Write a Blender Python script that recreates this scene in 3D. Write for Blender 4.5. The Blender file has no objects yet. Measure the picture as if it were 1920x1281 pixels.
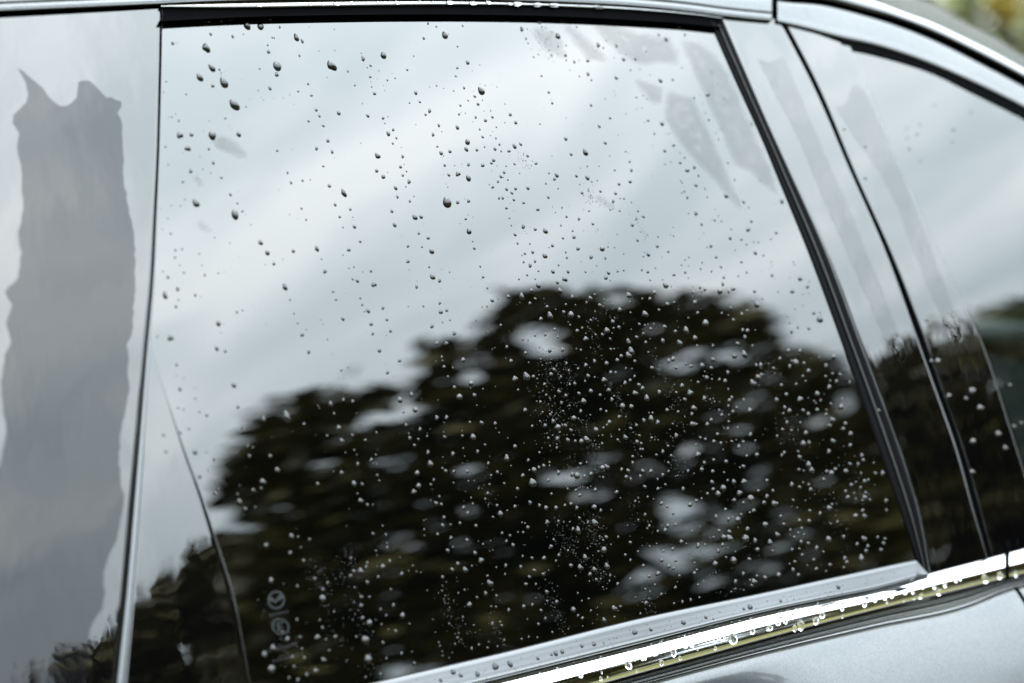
import bpy, bmesh, math, random
import numpy as np
from math import sin, cos, tan, radians, degrees, sqrt, pi, asin, atan2, hypot
from mathutils import Vector, Matrix, noise
from mathutils.geometry import delaunay_2d_cdt

sc = bpy.context.scene
COL = sc.collection
random.seed(7)
rng = np.random.default_rng(7)

# ------------------------------------------------------------------ camera
FPX = 3200.0                       # focal length in pixels of a 1920 wide picture (60 mm)
YAW, PITCH, DIST, ZMID, RG, PHIM = radians(35), radians(8.5), 1.15, 1.27, 2.0, radians(21.5)
FW = np.array([sin(YAW) * cos(PITCH), cos(YAW) * cos(PITCH), -sin(PITCH)])
RT = np.array([cos(YAW), -sin(YAW), 0.0])
UP = np.cross(RT, FW)
AX = np.array([0, RG * cos(PHIM), ZMID - RG * sin(PHIM)])     # axis of the curved car side
EYE = np.array([0, 0, ZMID]) - FW * DIST
cd = bpy.data.cameras.new('camera')
cam = bpy.data.objects.new('camera', cd)
COL.objects.link(cam)
M = Matrix((RT, UP, -FW)).transposed().to_4x4()
M.translation = Vector(EYE)
cam.matrix_world = M
cd.sensor_width = 36.0
cd.lens = FPX / 1920 * 36
cd.clip_start, cd.clip_end = 0.05, 1500
cd.dof.use_dof = True
cd.dof.focus_distance = 1.165
cd.dof.aperture_fstop = 3.4
cd.dof.aperture_blades = 9
sc.camera = cam

# ------------------------------------------------------------------ sky, sun, exposure
SUN_EL, SUN_AZ = radians(52), radians(20)       # behind the car, high, veiled by cloud
w = bpy.data.worlds.new('World')
sc.world = w
w.use_nodes = True
nt = w.node_tree
nt.nodes.clear()
def N(t, kind, **kw):
    n = t.nodes.new(kind)
    for k, v in kw.items():
        setattr(n, k, v)
    return n
def math_node(t, op, a, b=None, c=None):
    n = N(t, 'ShaderNodeMath', operation=op)
    for i, v in enumerate((a, b, c)):
        if v is None: continue
        if isinstance(v, (int, float)): n.inputs[i].default_value = v
        else: t.links.new(v, n.inputs[i])
    return n.outputs[0]
sky = N(nt, 'ShaderNodeTexSky', sky_type='NISHITA')
sky.sun_disc = False
sky.sun_elevation = SUN_EL
sky.sun_rotation = SUN_AZ
sky.dust_density = 3.0
tc = N(nt, 'ShaderNodeTexCoord')
sep = N(nt, 'ShaderNodeSeparateXYZ')
nt.links.new(tc.outputs['Generated'], sep.inputs[0])
zc = math_node(nt, 'MAXIMUM', sep.outputs[2], 0.0)
grad = math_node(nt, 'MULTIPLY_ADD', zc, 1.0, 0.20)          # overcast sky: brighter overhead
den = math_node(nt, 'ADD', zc, 0.25)
cx = math_node(nt, 'DIVIDE', sep.outputs[0], den)
cy = math_node(nt, 'DIVIDE', sep.outputs[1], den)
comb = N(nt, 'ShaderNodeCombineXYZ')
nt.links.new(cx, comb.inputs[0]); nt.links.new(cy, comb.inputs[1])
mp = N(nt, 'ShaderNodeMapping')
mp.inputs['Rotation'].default_value = (0, 0, radians(10))
mp.inputs['Scale'].default_value = (3.4, 1.0, 1.0)
mp.inputs['Location'].default_value = (3.1, 2.2, 1.0)
nt.links.new(comb.outputs[0], mp.inputs[0])
nz = N(nt, 'ShaderNodeTexNoise')
nz.inputs['Scale'].default_value = 2.3
nz.inputs['Detail'].default_value = 4.0
nz.inputs['Roughness'].default_value = 0.48
nz.inputs['Distortion'].default_value = 0.5
nt.links.new(mp.outputs[0], nz.inputs[0])
ramp = N(nt, 'ShaderNodeValToRGB')
e = ramp.color_ramp.elements
e[0].position, e[0].color = 0.36, (0.70, 0.785, 0.825, 1)
e[1].position, e[1].color = 0.63, (1.02, 1.06, 1.065, 1)
m_ = ramp.color_ramp.elements.new(0.52); m_.color = (0.855, 0.925, 0.965, 1)
nt.links.new(nz.outputs[0], ramp.inputs[0])
vm = N(nt, 'ShaderNodeVectorMath', operation='SCALE')
nt.links.new(ramp.outputs[0], vm.inputs[0])
CLOUD = 11.5
nt.links.new(math_node(nt, 'MULTIPLY', grad, CLOUD), vm.inputs['Scale'])
tint = N(nt, 'ShaderNodeMixRGB')
tint.inputs[1].default_value = (0.92, 0.98, 1.0, 1); tint.inputs[2].default_value = (1, 1, 1, 1)
nt.links.new(zc, tint.inputs[0])
mul = N(nt, 'ShaderNodeMixRGB', blend_type='MULTIPLY'); mul.inputs[0].default_value = 1.0
nt.links.new(vm.outputs[0], mul.inputs[1]); nt.links.new(tint.outputs[0], mul.inputs[2])
mix = N(nt, 'ShaderNodeMixRGB')
mix.inputs[0].default_value = 0.93
nt.links.new(sky.outputs[0], mix.inputs[1]); nt.links.new(mul.outputs[0], mix.inputs[2])
bg = N(nt, 'ShaderNodeBackground')
bg.inputs['Strength'].default_value = 0.1
out = N(nt, 'ShaderNodeOutputWorld')
nt.links.new(mix.outputs[0], bg.inputs[0]); nt.links.new(bg.outputs[0], out.inputs[0])

sl = bpy.data.lights.new('sun', 'SUN')
sl.energy, sl.angle, sl.color = 0.6, radians(50), (1.0, 0.96, 0.9)
so = bpy.data.objects.new('sun', sl)
COL.objects.link(so)
sd = Vector((sin(SUN_AZ) * cos(SUN_EL), cos(SUN_AZ) * cos(SUN_EL), sin(SUN_EL)))
so.rotation_euler = sd.to_track_quat('Z', 'Y').to_euler()
so.location = sd * 30

vs = sc.view_settings
vs.view_transform, vs.look, vs.gamma, vs.exposure = 'Standard', 'None', 1.0, 3.1
vs.use_curve_mapping = False
sc.cycles.max_bounces = 10
sc.cycles.caustics_reflective = False
sc.cycles.caustics_refractive = False

# ------------------------------------------------------------------ the curved side of the car
def ray(px, py):
    d = FW + RT * (px - 960) / FPX - UP * (py - 640.5) / FPX
    return d / np.linalg.norm(d)
def hit(px, py, off=0.0):
    """Point of the car's side (a cylinder along the car, OFF metres proud) met by the sight line."""
    d = ray(px, py); o = EYE - AX; R = RG + off
    a = d[1] ** 2 + d[2] ** 2; b = o[1] * d[1] + o[2] * d[2]; c = o[1] ** 2 + o[2] ** 2 - R * R
    t = (-b - sqrt(max(b * b - a * c, 0.0))) / a
    return EYE + d * t
def nrm(P):
    n = P - AX; n = np.array([0, n[1], n[2]])
    return n / np.linalg.norm(n)
def mirror(px, py):
    P = hit(px, py); n = nrm(P); d = ray(px, py)
    return P, d - 2 * d.dot(n) * n

def rail(pts, extrap=True):
    """Smooth curve b(a) through (a, b) points, straight beyond its ends."""
    pts = sorted(pts); a = np.array([p[0] for p in pts], float); b = np.array([p[1] for p in pts], float)
    s = np.diff(b) / np.diff(a)
    m = np.empty(len(a)); m[0], m[-1] = s[0], s[-1]
    m[1:-1] = (s[:-1] * np.diff(a)[1:] + s[1:] * np.diff(a)[:-1]) / (a[2:] - a[:-2])
    def f(x):
        if x <= a[0]: return b[0] + m[0] * (x - a[0])
        if x >= a[-1]: return b[-1] + m[-1] * (x - a[-1])
        i = int(np.searchsorted(a, x)) - 1
        h = a[i + 1] - a[i]; t = (x - a[i]) / h
        return ((2*t**3 - 3*t**2 + 1) * b[i] + (t**3 - 2*t**2 + t) * h * m[i]
                + (-2*t**3 + 3*t**2) * b[i + 1] + (t**3 - t**2) * h * m[i + 1])
    return f
def flip(pts): return [(y, x) for x, y in pts]

# ------------------------------------------------------------------ materials
def new_mat(name):
    m = bpy.data.materials.new(name); m.use_nodes = True
    return m, m.node_tree, m.node_tree.nodes['Principled BSDF']
def pbr(name, col, rough, metal=0.0, ior=1.5, coat=0.0, coat_rough=0.03, spec=0.5, trans=0.0):
    m, t, b = new_mat(name)
    b.inputs['Base Color'].default_value = (*col, 1)
    b.inputs['Roughness'].default_value = rough
    b.inputs['Metallic'].default_value = metal
    b.inputs['IOR'].default_value = ior
    b.inputs['Coat Weight'].default_value = coat
    b.inputs['Coat Roughness'].default_value = coat_rough
    b.inputs['Specular IOR Level'].default_value = spec
    b.inputs['Transmission Weight'].default_value = trans
    return m
def add_bump(m, scale, dist, stretch=(1, 1, 1), detail=2.0, strength=1.0):
    t = m.node_tree; b = t.nodes['Principled BSDF']
    tc = N(t, 'ShaderNodeTexCoord'); mp = N(t, 'ShaderNodeMapping')
    mp.inputs['Scale'].default_value = stretch
    nz = N(t, 'ShaderNodeTexNoise'); nz.inputs['Scale'].default_value = scale; nz.inputs['Detail'].default_value = detail
    bp = N(t, 'ShaderNodeBump'); bp.inputs['Distance'].default_value = dist; bp.inputs['Strength'].default_value = strength
    t.links.new(tc.outputs['Object'], mp.inputs[0]); t.links.new(mp.outputs[0], nz.inputs[0])
    t.links.new(nz.outputs[0], bp.inputs['Height']); t.links.new(bp.outputs[0], b.inputs['Normal'])
    return m
def ripple(m, scale, dist, stretch):
    t = m.node_tree; b = t.nodes['Principled BSDF']
    tc = N(t, 'ShaderNodeTexCoord'); mp = N(t, 'ShaderNodeMapping'); mp.inputs['Scale'].default_value = stretch
    nz = N(t, 'ShaderNodeTexNoise'); nz.inputs['Scale'].default_value = scale; nz.inputs['Detail'].default_value = 2
    bp = N(t, 'ShaderNodeBump'); bp.inputs['Distance'].default_value = dist
    t.links.new(tc.outputs['Object'], mp.inputs[0]); t.links.new(mp.outputs[0], nz.inputs[0]); t.links.new(nz.outputs[0], bp.inputs['Height'])
    src = b.inputs['Normal'].links[0].from_socket
    t.links.new(src, bp.inputs['Normal']); t.links.new(bp.outputs[0], b.inputs['Normal'])
def vary(m, scale, c1, c2, stretch=(1, 1, 1), detail=3.0, lo=0.35, hi=0.65):
    t = m.node_tree; b = t.nodes['Principled BSDF']
    tc = N(t, 'ShaderNodeTexCoord'); mp = N(t, 'ShaderNodeMapping'); mp.inputs['Scale'].default_value = stretch
    nz = N(t, 'ShaderNodeTexNoise'); nz.inputs['Scale'].default_value = scale; nz.inputs['Detail'].default_value = detail
    r = N(t, 'ShaderNodeValToRGB'); e = r.color_ramp.elements
    e[0].position, e[0].color, e[1].position, e[1].color = lo, (*c1, 1), hi, (*c2, 1)
    t.links.new(tc.outputs['Object'], mp.inputs[0]); t.links.new(mp.outputs[0], nz.inputs[0])
    t.links.new(nz.outputs[0], r.inputs[0]); t.links.new(r.outputs[0], b.inputs['Base Color'])
    return m
IOR_PANE = 1.95
MAT = {}
MAT['pane'] = pbr('privacy_glass', (0.0005, 0.0006, 0.0005), 0.0, ior=IOR_PANE)
MAT['trim'] = add_bump(pbr('gloss_black', (0.0008, 0.0008, 0.0009), 0.01, ior=1.9), 9.0, 0.0011, (1, 1, 0.45), 2.5)
MAT['panel'] = add_bump(pbr('gloss_panel', (0.001, 0.001, 0.0012), 0.01, ior=1.82), 7.0, 0.0012, (1, 1, 0.4), 3.0)
MAT['silver'] = pbr('silver_paint', (0.068, 0.071, 0.075), 0.30, metal=0.85, coat=0.7, coat_rough=0.02)
MAT['roof_wet_reflection'] = add_bump(pbr('wet_roof_tree_reflection', (0.045, 0.048, 0.043), 0.8, spec=0.05), 90.0, 0.004, (3, 0.3, 1), 3.0)  # beaded by bump; mirrored trees are put into the dull grey instead of silver
MAT['chrome'] = pbr('chrome', (0.86, 0.87, 0.88), 0.05, metal=1.0)
MAT['satin'] = add_bump(pbr('satin_metal', (0.115, 0.118, 0.123), 0.33, metal=1.0), 60.0, 0.00012, (0.05, 4, 4), 3.0)
MAT['lip'] = pbr('dark_metal_lip', (0.19, 0.194, 0.2), 0.25, metal=1.0)
MAT['rubber'] = add_bump(pbr('black_rubber', (0.003, 0.003, 0.0034), 0.5, spec=0.0), 300.0, 0.0003)
MAT['rubber_gloss'] = pbr('smooth_rubber', (0.0035, 0.0035, 0.004), 0.42, spec=0.015)
MAT['bead'] = pbr('rubber_bead_highlight', (0.018, 0.0175, 0.017), 0.4, spec=0.2)  # lighter grey puts the highlight along the channel into the colour
MAT['liner'] = pbr('cabin_lining', (0.008, 0.008, 0.009), 0.9, spec=0.1)
MAT['dash'] = add_bump(pbr('dash_plastic', (0.09, 0.10, 0.10), 0.6), 200.0, 0.0005)
MAT['film'] = add_bump(pbr('water_film', (0.001, 0.001, 0.0012), 0.01, ior=1.79), 30.0, 0.0003, (1, 1, 1), 3.0)
MAT['film_thin'] = pbr('thin_water_film', (0.002, 0.0022, 0.0022), 0.03, ior=1.924)
def soften(m):
    t = m.node_tree; b = t.nodes['Principled BSDF']; o = t.nodes['Material Output']
    at = N(t, 'ShaderNodeAttribute'); at.attribute_name = 'depth_of_water'
    tc = N(t, 'ShaderNodeTexCoord'); nz = N(t, 'ShaderNodeTexNoise'); nz.inputs['Scale'].default_value = 120; nz.inputs['Detail'].default_value = 7; nz.inputs['Roughness'].default_value = 0.68
    t.links.new(tc.outputs['Object'], nz.inputs[0])
    k = math_node(t, 'MULTIPLY_ADD', nz.outputs[0], 1.9, -0.25)
    k = math_node(t, 'MULTIPLY', k, at.outputs['Fac'])
    k = math_node(t, 'MINIMUM', math_node(t, 'MAXIMUM', k, 0.0), 1.0)
    tr = N(t, 'ShaderNodeBsdfTransparent'); mx = N(t, 'ShaderNodeMixShader')
    t.links.new(k, mx.inputs[0]); t.links.new(tr.outputs[0], mx.inputs[1]); t.links.new(b.outputs[0], mx.inputs[2]); t.links.new(mx.outputs[0], o.inputs[0])
soften(MAT['film_thin'])
MAT['film_panel'] = add_bump(pbr('panel_water_film', (0.003, 0.003, 0.0034), 0.012, ior=1.51), 7.0, 0.0012, (1, 1, 0.4), 3.0)
MAT['drop'] = pbr('water_on_glass', (0.0008, 0.0008, 0.0009), 0.0, ior=1.51)
MAT['drop_grey'] = pbr('water_on_metal', (0.022, 0.023, 0.024), 0.0, ior=1.36)  # grey base stands in for the darkness refracted in clear drops
MAT['drop_clear'] = pbr('clear_water', (1, 1, 1), 0.0, ior=1.33, trans=1.0)
MAT['print'] = pbr('ceramic_print', (0.018, 0.02, 0.021), 0.5, spec=0.1)
def front_glass():
    m, t, b = new_mat('clear_side_glass')
    t.nodes.remove(b)
    o = t.nodes['Material Output']
    tr = N(t, 'ShaderNodeBsdfTransparent'); tr.inputs[0].default_value = (0.10, 0.125, 0.12, 1)
    gl = N(t, 'ShaderNodeBsdfGlossy'); gl.inputs['Roughness'].default_value = 0.0
    fr = N(t, 'ShaderNodeFresnel'); fr.inputs[0].default_value = 2.08
    mx = N(t, 'ShaderNodeMixShader')
    t.links.new(fr.outputs[0], mx.inputs[0]); t.links.new(tr.outputs[0], mx.inputs[1]); t.links.new(gl.outputs[0], mx.inputs[2])
    t.links.new(mx.outputs[0], o.inputs[0])
    return m
MAT['front_glass'] = front_glass()
ripple(MAT['panel'], 45, 0.00012, (1.2, 1, 0.6)); ripple(MAT['film_panel'], 45, 0.00013, (1.2, 1, 0.6)); ripple(MAT['trim'], 45, 0.00005, (1.2, 1, 0.8))
# fine metallic flake in the paint
def flake(m):
    t = m.node_tree; b = t.nodes['Principled BSDF']
    tc = N(t, 'ShaderNodeTexCoord'); v = N(t, 'ShaderNodeTexVoronoi'); v.inputs['Scale'].default_value = 1400
    t.links.new(tc.outputs['Object'], v.inputs['Vector'])
    r = N(t, 'ShaderNodeValToRGB'); e = r.color_ramp.elements
    e[0].position, e[0].color, e[1].position, e[1].color = 0.0, (0.050, 0.053, 0.056, 1), 1.0, (0.077, 0.081, 0.085, 1)
    s = N(t, 'ShaderNodeSeparateColor'); t.links.new(v.outputs['Color'], s.inputs[0])
    t.links.new(s.outputs[0], r.inputs[0]); t.links.new(r.outputs[0], b.inputs['Base Color'])
flake(MAT['silver'])
def leaf_mat(name, c1, c2):
    m, t, b = new_mat(name)
    g = N(t, 'ShaderNodeNewGeometry'); r = N(t, 'ShaderNodeValToRGB'); e = r.color_ramp.elements
    e[0].color, e[1].color = (*c1, 1), (*c2, 1)
    t.links.new(g.outputs['Random Per Island'], r.inputs[0]); t.links.new(r.outputs[0], b.inputs['Base Color'])
    b.inputs['Roughness'].default_value = 0.55
    b.inputs['Specular IOR Level'].default_value = 0.25
    return m
MAT['leaf_dark'] = leaf_mat('dark_leaves', (0.030, 0.029, 0.008), (0.115, 0.094, 0.022))
MAT['leaf_mid'] = leaf_mat('green_leaves', (0.05, 0.062, 0.016), (0.13, 0.14, 0.035))
MAT['leaf_gold'] = leaf_mat('yellowing_leaves', (0.14, 0.12, 0.02), (0.34, 0.24, 0.035))
MAT['leaf_wood'] = leaf_mat('wood_leaves', (0.026, 0.03, 0.008), (0.07, 0.064, 0.02))
MAT['bark'] = add_bump(vary(pbr('bark', (0.05, 0.04, 0.03), 0.9), 8, (0.03, 0.024, 0.018), (0.09, 0.075, 0.06), (6, 6, 1)), 20, 0.03, (5, 5, 1))
MAT['ground'] = vary(pbr('ground', (0.1, 0.09, 0.05), 0.95, spec=0.1), 0.6, (0.030, 0.032, 0.009), (0.085, 0.075, 0.028), detail=8)
MAT['tan_paving'] = add_bump(vary(pbr('tan_paving', (0.1, 0.1, 0.06), 0.85), 3, (0.085, 0.08, 0.045), (0.14, 0.13, 0.08), detail=8), 150, 0.004)  # tan chosen for the line mirrored along the chrome

# ------------------------------------------------------------------ builders
def link(name, me, mat, parent=None, **props):
    o = bpy.data.objects.new(name, me)
    COL.objects.link(o)
    if mat is not None and not me.materials: me.materials.append(mat)
    if parent is not None: o.parent = parent
    for k, v in props.items(): o[k] = v
    return o
def raw(name, v, f, smooth=True):
    me = bpy.data.meshes.new(name)
    me.from_pydata([tuple(map(float, p)) for p in v], [], f)
    me.validate(); me.update()
    if smooth: me.polygons.foreach_set('use_smooth', [True] * len(me.polygons))
    return me
def grid(name, rows, mat, parent=None, thick=0.0, flipn=False, **props):
    """A sheet through rows of points; THICK closes it into a solid by a back sheet (metres inward)."""
    nr, nc = len(rows), len(rows[0])
    v = [p for r in rows for p in r]; f = []
    for i in range(nr - 1):
        for j in range(nc - 1):
            q = (i * nc + j, i * nc + j + 1, (i + 1) * nc + j + 1, (i + 1) * nc + j)
            f.append(q)
    a, b, c = (np.array(v[k]) for k in f[len(f) // 2][:3])
    n = np.cross(b - a, c - b)
    if (n.dot(np.array(EYE) - a) < 0) != flipn: f = [q[::-1] for q in f]
    me = raw(name, v, f)
    o = link(name, me, mat, parent, **props)
    if thick:
        md = o.modifiers.new('thickness', 'SOLIDIFY'); md.thickness = thick; md.offset = -1; md.use_rim = True
    return o
def samples(a, b, n): return [a + (b - a) * i / (n - 1) for i in range(n)]
def strip_h(name, x0, x1, nx, ytop, ybot, prof, mat, parent=None, thick=0.0, base=0.0):
    xs = samples(x0, x1, nx)
    rows = [[hit(x, ytop(x) + (ybot(x) - ytop(x)) * t, (h + base) / 1000) for x in xs] for t, h in prof]
    return grid(name, rows, mat, parent, thick)
def strip_v(name, y0, y1, ny, xl, xr, prof, mat, parent=None, thick=0.0, base=0.0):
    ys = samples(y0, y1, ny)
    rows = [[hit(xl(y) + (xr(y) - xl(y)) * t, y, (h + base) / 1000) for y in ys] for t, h in prof]
    return grid(name, rows, mat, parent, thick)
def smooth_prof(pts, n):
    f = rail(pts); t0, t1 = pts[0][0], pts[-1][0]
    return [(t, f(t)) for t in samples(t0, t1, n)]
def bevelled(e0, e1, r, depth, n=14):
    """Flat strip profile with rounded long edges: e0, e1 edge widths as a share of the strip; r, depth in mm."""
    p = [(0, -depth), (0.0, -r), (e0 * 0.15, -r * 0.5), (e0 * 0.5, -r * 0.15), (e0, 0), (e0 + 0.004, 0)]
    p += [(e0 + (1 - e0 - e1) * k / n, 0) for k in range(1, n)]
    p += [(1 - e1 - 0.004, 0), (1 - e1, 0), (1 - e1 * 0.5, -r * 0.15), (1 - e1 * 0.15, -r * 0.5), (1.0, -r), (1.0, -depth)]
    return p
def inside(p, poly):
    x, y = p; c = False; j = len(poly) - 1
    for i in range(len(poly)):
        xi, yi = poly[i]; xj, yj = poly[j]
        if (yi > y) != (yj > y) and x < (xj - xi) * (y - yi) / (yj - yi) + xi: c = not c
        j = i
    return c
def densify(poly, step, jit=0.0):
    o = []
    for (a, b) in zip(poly, poly[1:] + poly[:1]):
        n = max(1, int(hypot(b[0] - a[0], b[1] - a[1]) / step))
        for k in range(n):
            t = k / n
            o.append((a[0] + (b[0] - a[0]) * t + random.gauss(0, jit), a[1] + (b[1] - a[1]) * t + random.gauss(0, jit)))
    return o
def film(name, poly, off, mat, step=14, thick=0.00012, jit=0.5, parent=None, **props):
    """A thin sheet of water with a traced outline lying on the car's side, THICK metres deep, edges rounded off."""
    poly = densify(poly, step * 0.7, jit)
    xs = [p[0] for p in poly]; ys = [p[1] for p in poly]
    pts = list(poly)
    y = min(ys) + step
    while y < max(ys):
        x = min(xs) + step * 0.5 * random.random()
        while x < max(xs):
            if inside((x, y), poly) and min((x - a) ** 2 + (y - b) ** 2 for a, b in poly) > (step * 0.6) ** 2: pts.append((x, y))
            x += step
        y += step
    n = len(poly)
    v2, _, f2, ov, _, _ = delaunay_2d_cdt([Vector(p) for p in pts], [(i, (i + 1) % n) for i in range(n)], [], 1, 1e-4)
    v = [hit(p.x, p.y, off + thick) for p in v2]
    f = []
    for t in f2:
        a, b, c = (v[k] for k in t[:3])
        f.append(tuple(t) if np.cross(b - a, c - b).dot(nrm(a)) > 0 else tuple(t)[::-1])
    wt = [min(1.0, (max(0.0, min((p.x - a) ** 2 + (p.y - b) ** 2 for a, b in poly)) ** 0.5) / 20) for p in v2]
    # rim going down to the surface
    cnt = {}
    for t in f:
        for a, b in zip(t, t[1:] + t[:1]): cnt[(a, b)] = 1
    bd = [(a, b) for (a, b) in cnt if (b, a) not in cnt]
    low = {}
    for a, b in bd:
        for k in (a, b):
            if k not in low:
                low[k] = len(v); v.append(hit(v2[k].x, v2[k].y, off - 0.00005))
    for a, b in bd: f.append((b, a, low[a], low[b]))
    me = raw(name, v, f)
    me.normals_split_custom_set_from_vertices([tuple(nrm(p)) for p in v])
    at = me.attributes.new('depth_of_water', 'FLOAT', 'POINT')
    at.data.foreach_set('value', wt + [0.0] * (len(v) - len(wt)))
    return link(name, me, mat, parent, **props)

# ------------------------------------------------------------------ ground
g = link('ground', raw('ground', [(-300, -300, 0), (300, -300, 0), (300, 300, 0), (-300, 300, 0)], [(0, 1, 2, 3)], False), MAT['ground'], kind='structure')
link('paved_lane', raw('paved_lane', [(-60, -1.1, .004), (60, -1.1, .004), (60, 5, .004), (-60, 5, .004)], [(0, 1, 2, 3)], False), MAT['tan_paving'], kind='structure')  # unseen paved lane, coloured tan to mirror as a line in the chrome

# ------------------------------------------------------------------ the car
car = bpy.data.objects.new('parked_car', None)
COL.objects.link(car)
car['label'] = 'silver grey parked car with dark privacy glass, chrome belt moulding and wet side windows'
car['category'] = 'car'

GAP_L = rail(flip([(302, 17), (299, 150), (295, 300), (290, 400), (284, 520), (273, 650), (262, 780), (246, 960), (232, 1120), (214, 1281)]))
GAP_R = rail(flip([(305, 17), (303, 150), (299, 300), (295, 400), (290, 520), (281, 650), (273, 780), (262, 960), (249, 1120), (234, 1281)]))
DIAG = rail(flip([(284, 650), (305, 720), (332, 800), (355, 865), (376, 920), (402, 1000), (434, 1100), (470, 1281)]))
CH_L = rail(flip([(1333, 45), (1375, 140), (1440, 285), (1454, 320), (1515, 470), (1578, 640), (1627, 780), (1665, 890), (1690, 962), (1717, 1045), (1728, 1085)]))
CH_R = rail(flip([(1356, 38), (1400, 140), (1440, 232), (1480, 320), (1547, 470), (1611, 640), (1647, 735), (1688, 850), (1722, 962), (1742, 1067), (1746, 1090)]))
SH_L = rail(flip([(1442, 0), (1465, 45), (1522, 155), (1594, 320), (1660, 470), (1722, 640), (1755, 732), (1790, 830), (1827, 960), (1852, 1045), (1860, 1075)]))
SH_R = rail(flip([(1451, 0), (1475, 45), (1532, 155), (1602, 320), (1669, 470), (1735, 640), (1767, 732), (1802, 830), (1839, 960), (1861, 1045), (1868, 1075)]))
FG_L = rail(flip([(1590, 80), (1620, 145), (1690, 320), (1760, 470), (1840, 640), (1890, 790), (1920, 885), (1952, 1000), (1965, 1050)]))
SEAL_LO = rail([(300, 42), (400, 36), (480, 32.5), (600, 30), (720, 28.5), (850, 28.5), (960, 30), (1100, 34.5), (1200, 40), (1300, 47), (1345, 52)])
SEAL_UP = rail([(300, 14), (400, 17), (480, 17), (600, 15), (720, 13), (850, 11.5), (960, 11.5), (1080, 15), (1200, 21), (1300, 29), (1352, 35)])
LIP_UP = rail([(-150, 30), (0, 22), (150, 15.5), (300, 9), (400, 4.5), (480, 2.5), (600, 0.5), (720, -0.5), (850, 0), (960, 3), (1080, 7), (1200, 14), (1300, 24), (1352, 31), (1470, 43)])
BELT_T = rail([(200, 1400), (470, 1338), (700, 1281), (960, 1220), (1200, 1160), (1440, 1110), (1560, 1084), (1718, 1050)])
BELT_B = rail([(200, 1456), (700, 1331), (960, 1267), (1200, 1207), (1440, 1146), (1560, 1121), (1640, 1105), (1740, 1077), (1860, 1046), (1920, 1030), (2100, 985)])
CHR_B = rail([(200, 1527), (700, 1401), (1135, 1281), (1200, 1263), (1320, 1230), (1440, 1197), (1640, 1144), (1840, 1096), (1890, 1083), (1920, 1076), (2100, 1032)])
BODY_T = rail([(200, 1553), (700, 1421), (1210, 1281), (1440, 1220), (1640, 1173), (1815, 1134), (1895, 1102), (1920, 1096), (2100, 1052)])
GAPR_UP = rail([(1430, -8), (1545, -1), (1615, 17), (1690, 38), (1765, 68), (1840, 104), (1920, 146), (2080, 240)])
GAPR_LO = rail([(1430, -4), (1455, 1), (1545, 10), (1615, 27), (1690, 51), (1765, 82), (1840, 120), (1920, 163), (2080, 258)])
FRM_LO = rail([(1460, 42), (1500, 51), (1575, 71), (1640, 85), (1690, 100), (1750, 122), (1815, 150), (1920, 201), (2080, 292)])
FSL_LO = rail([(1585, 90), (1620, 97), (1675, 111), (1750, 136), (1815, 168), (1920, 221), (2080, 315)])
DRIP_UP = rail([(1400, -50), (1550, -22), (1652, 7), (1690, 22), (1740, 40), (1815, 75), (1865, 100), (1920, 130), (2080, 222)])
ROOF_UP = rail([(1400, -95), (1600, -45), (1728, 0), (1765, 17), (1815, 45), (1865, 70), (1920, 107), (2080, 205)])

# dark backing behind the joints
strip_v('inner_frame', -60, 1330, 60, lambda y: 150, lambda y: FG_L(y) + 4 if y > 80 else 1650, [(k / 24, -12) for k in range(25)], MAT['rubber'], car, 0.004)
# rear side window
win = strip_v('rear_window', 8, 1345, 150, lambda y: GAP_R(y) - 1, lambda y: CH_R(y) - 6, [(0, -5), (0, 0), (0.0015, 0)] + [(k / 40, 0) for k in range(1, 40)] + [(0.9985, 0), (1, 0), (1, -5)], MAT['pane'], car)
# rear quarter panel, left of the joint
XL = -2200
PTOP, PBOT = 17 + (302 - XL) * 0.056, BELT_T(XL) + 20
rows = []
for t, d, h in [(0, 0, -8)] + [(k / 30, 0, 1.0) for k in range(30)] + [(1, 7, 1.0), (1, 4.5, 1.0), (1, 2.2, 0.85), (1, 0.7, 0.5), (1, 0, 0.2), (1, 0, -7)]:
    rows.append([])
    for v in [0] + samples(0.001, 1, 140):
        y_ = 17 + 1383 * v
        x_ = XL + (GAP_L(y_) - d - XL) * t
        rows[-1].append(hit(x_, y_ + (1 - t) * (PTOP + (PBOT - PTOP) * v - y_), h / 1000))
grid('quarter_panel', rows, MAT['panel'], car)
# slim bevel edge beside the joint; pale satin stands in for sky mirrored in black trim
strip_v('joint_edge', 16, 1345, 90, lambda y: GAP_L(y) + 2, GAP_R, smooth_prof([(0, -3), (0.10, -2.4), (0.2, -0.3), (0.4, 0.5), (0.7, 0.9), (0.92, 0.7), (1, 0.0)], 16), MAT['satin'], car, base=0.6)
# triangular garnish in the rear lower corner of the window
strip_v('corner_garnish', 652, 1345, 70, lambda y: GAP_R(y) - 0.5, lambda y: DIAG(y), bevelled(0.015, 0.06, 0.3, 3, 10), MAT['trim'], car, base=1.4)
# upper seal of the rear door with its metal lip
strip_h('window_seal', 300, 1352, 120, SEAL_UP, SEAL_LO, smooth_prof([(0, 1.6), (0.2, 1.2), (0.6, 0.8), (0.9, 0.5), (1, 0.1), (1.001, -1)], 14), MAT['rubber'], car)
strip_h('seal_lip', 302, 1354, 120, LIP_UP, SEAL_UP, smooth_prof([(0, 1.5), (0.25, 3.4), (0.6, 4.0), (0.85, 3.2), (1, 1.4)], 14), MAT['lip'], car)
# silver frame above the rear door
strip_h('door_frame', XL, 1447, 220, lambda x: LIP_UP(x) - 64, LIP_UP, [(0, 0), (0.2, 2)] + smooth_prof([(0.25, 3), (0.6, 4), (0.74, 3.8), (0.78, 3.0), (0.82, 3.6), (0.93, 3.4), (0.99, 2.0), (1.0, 0.0), (1.001, -6)], 24), MAT['silver'], car)
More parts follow.
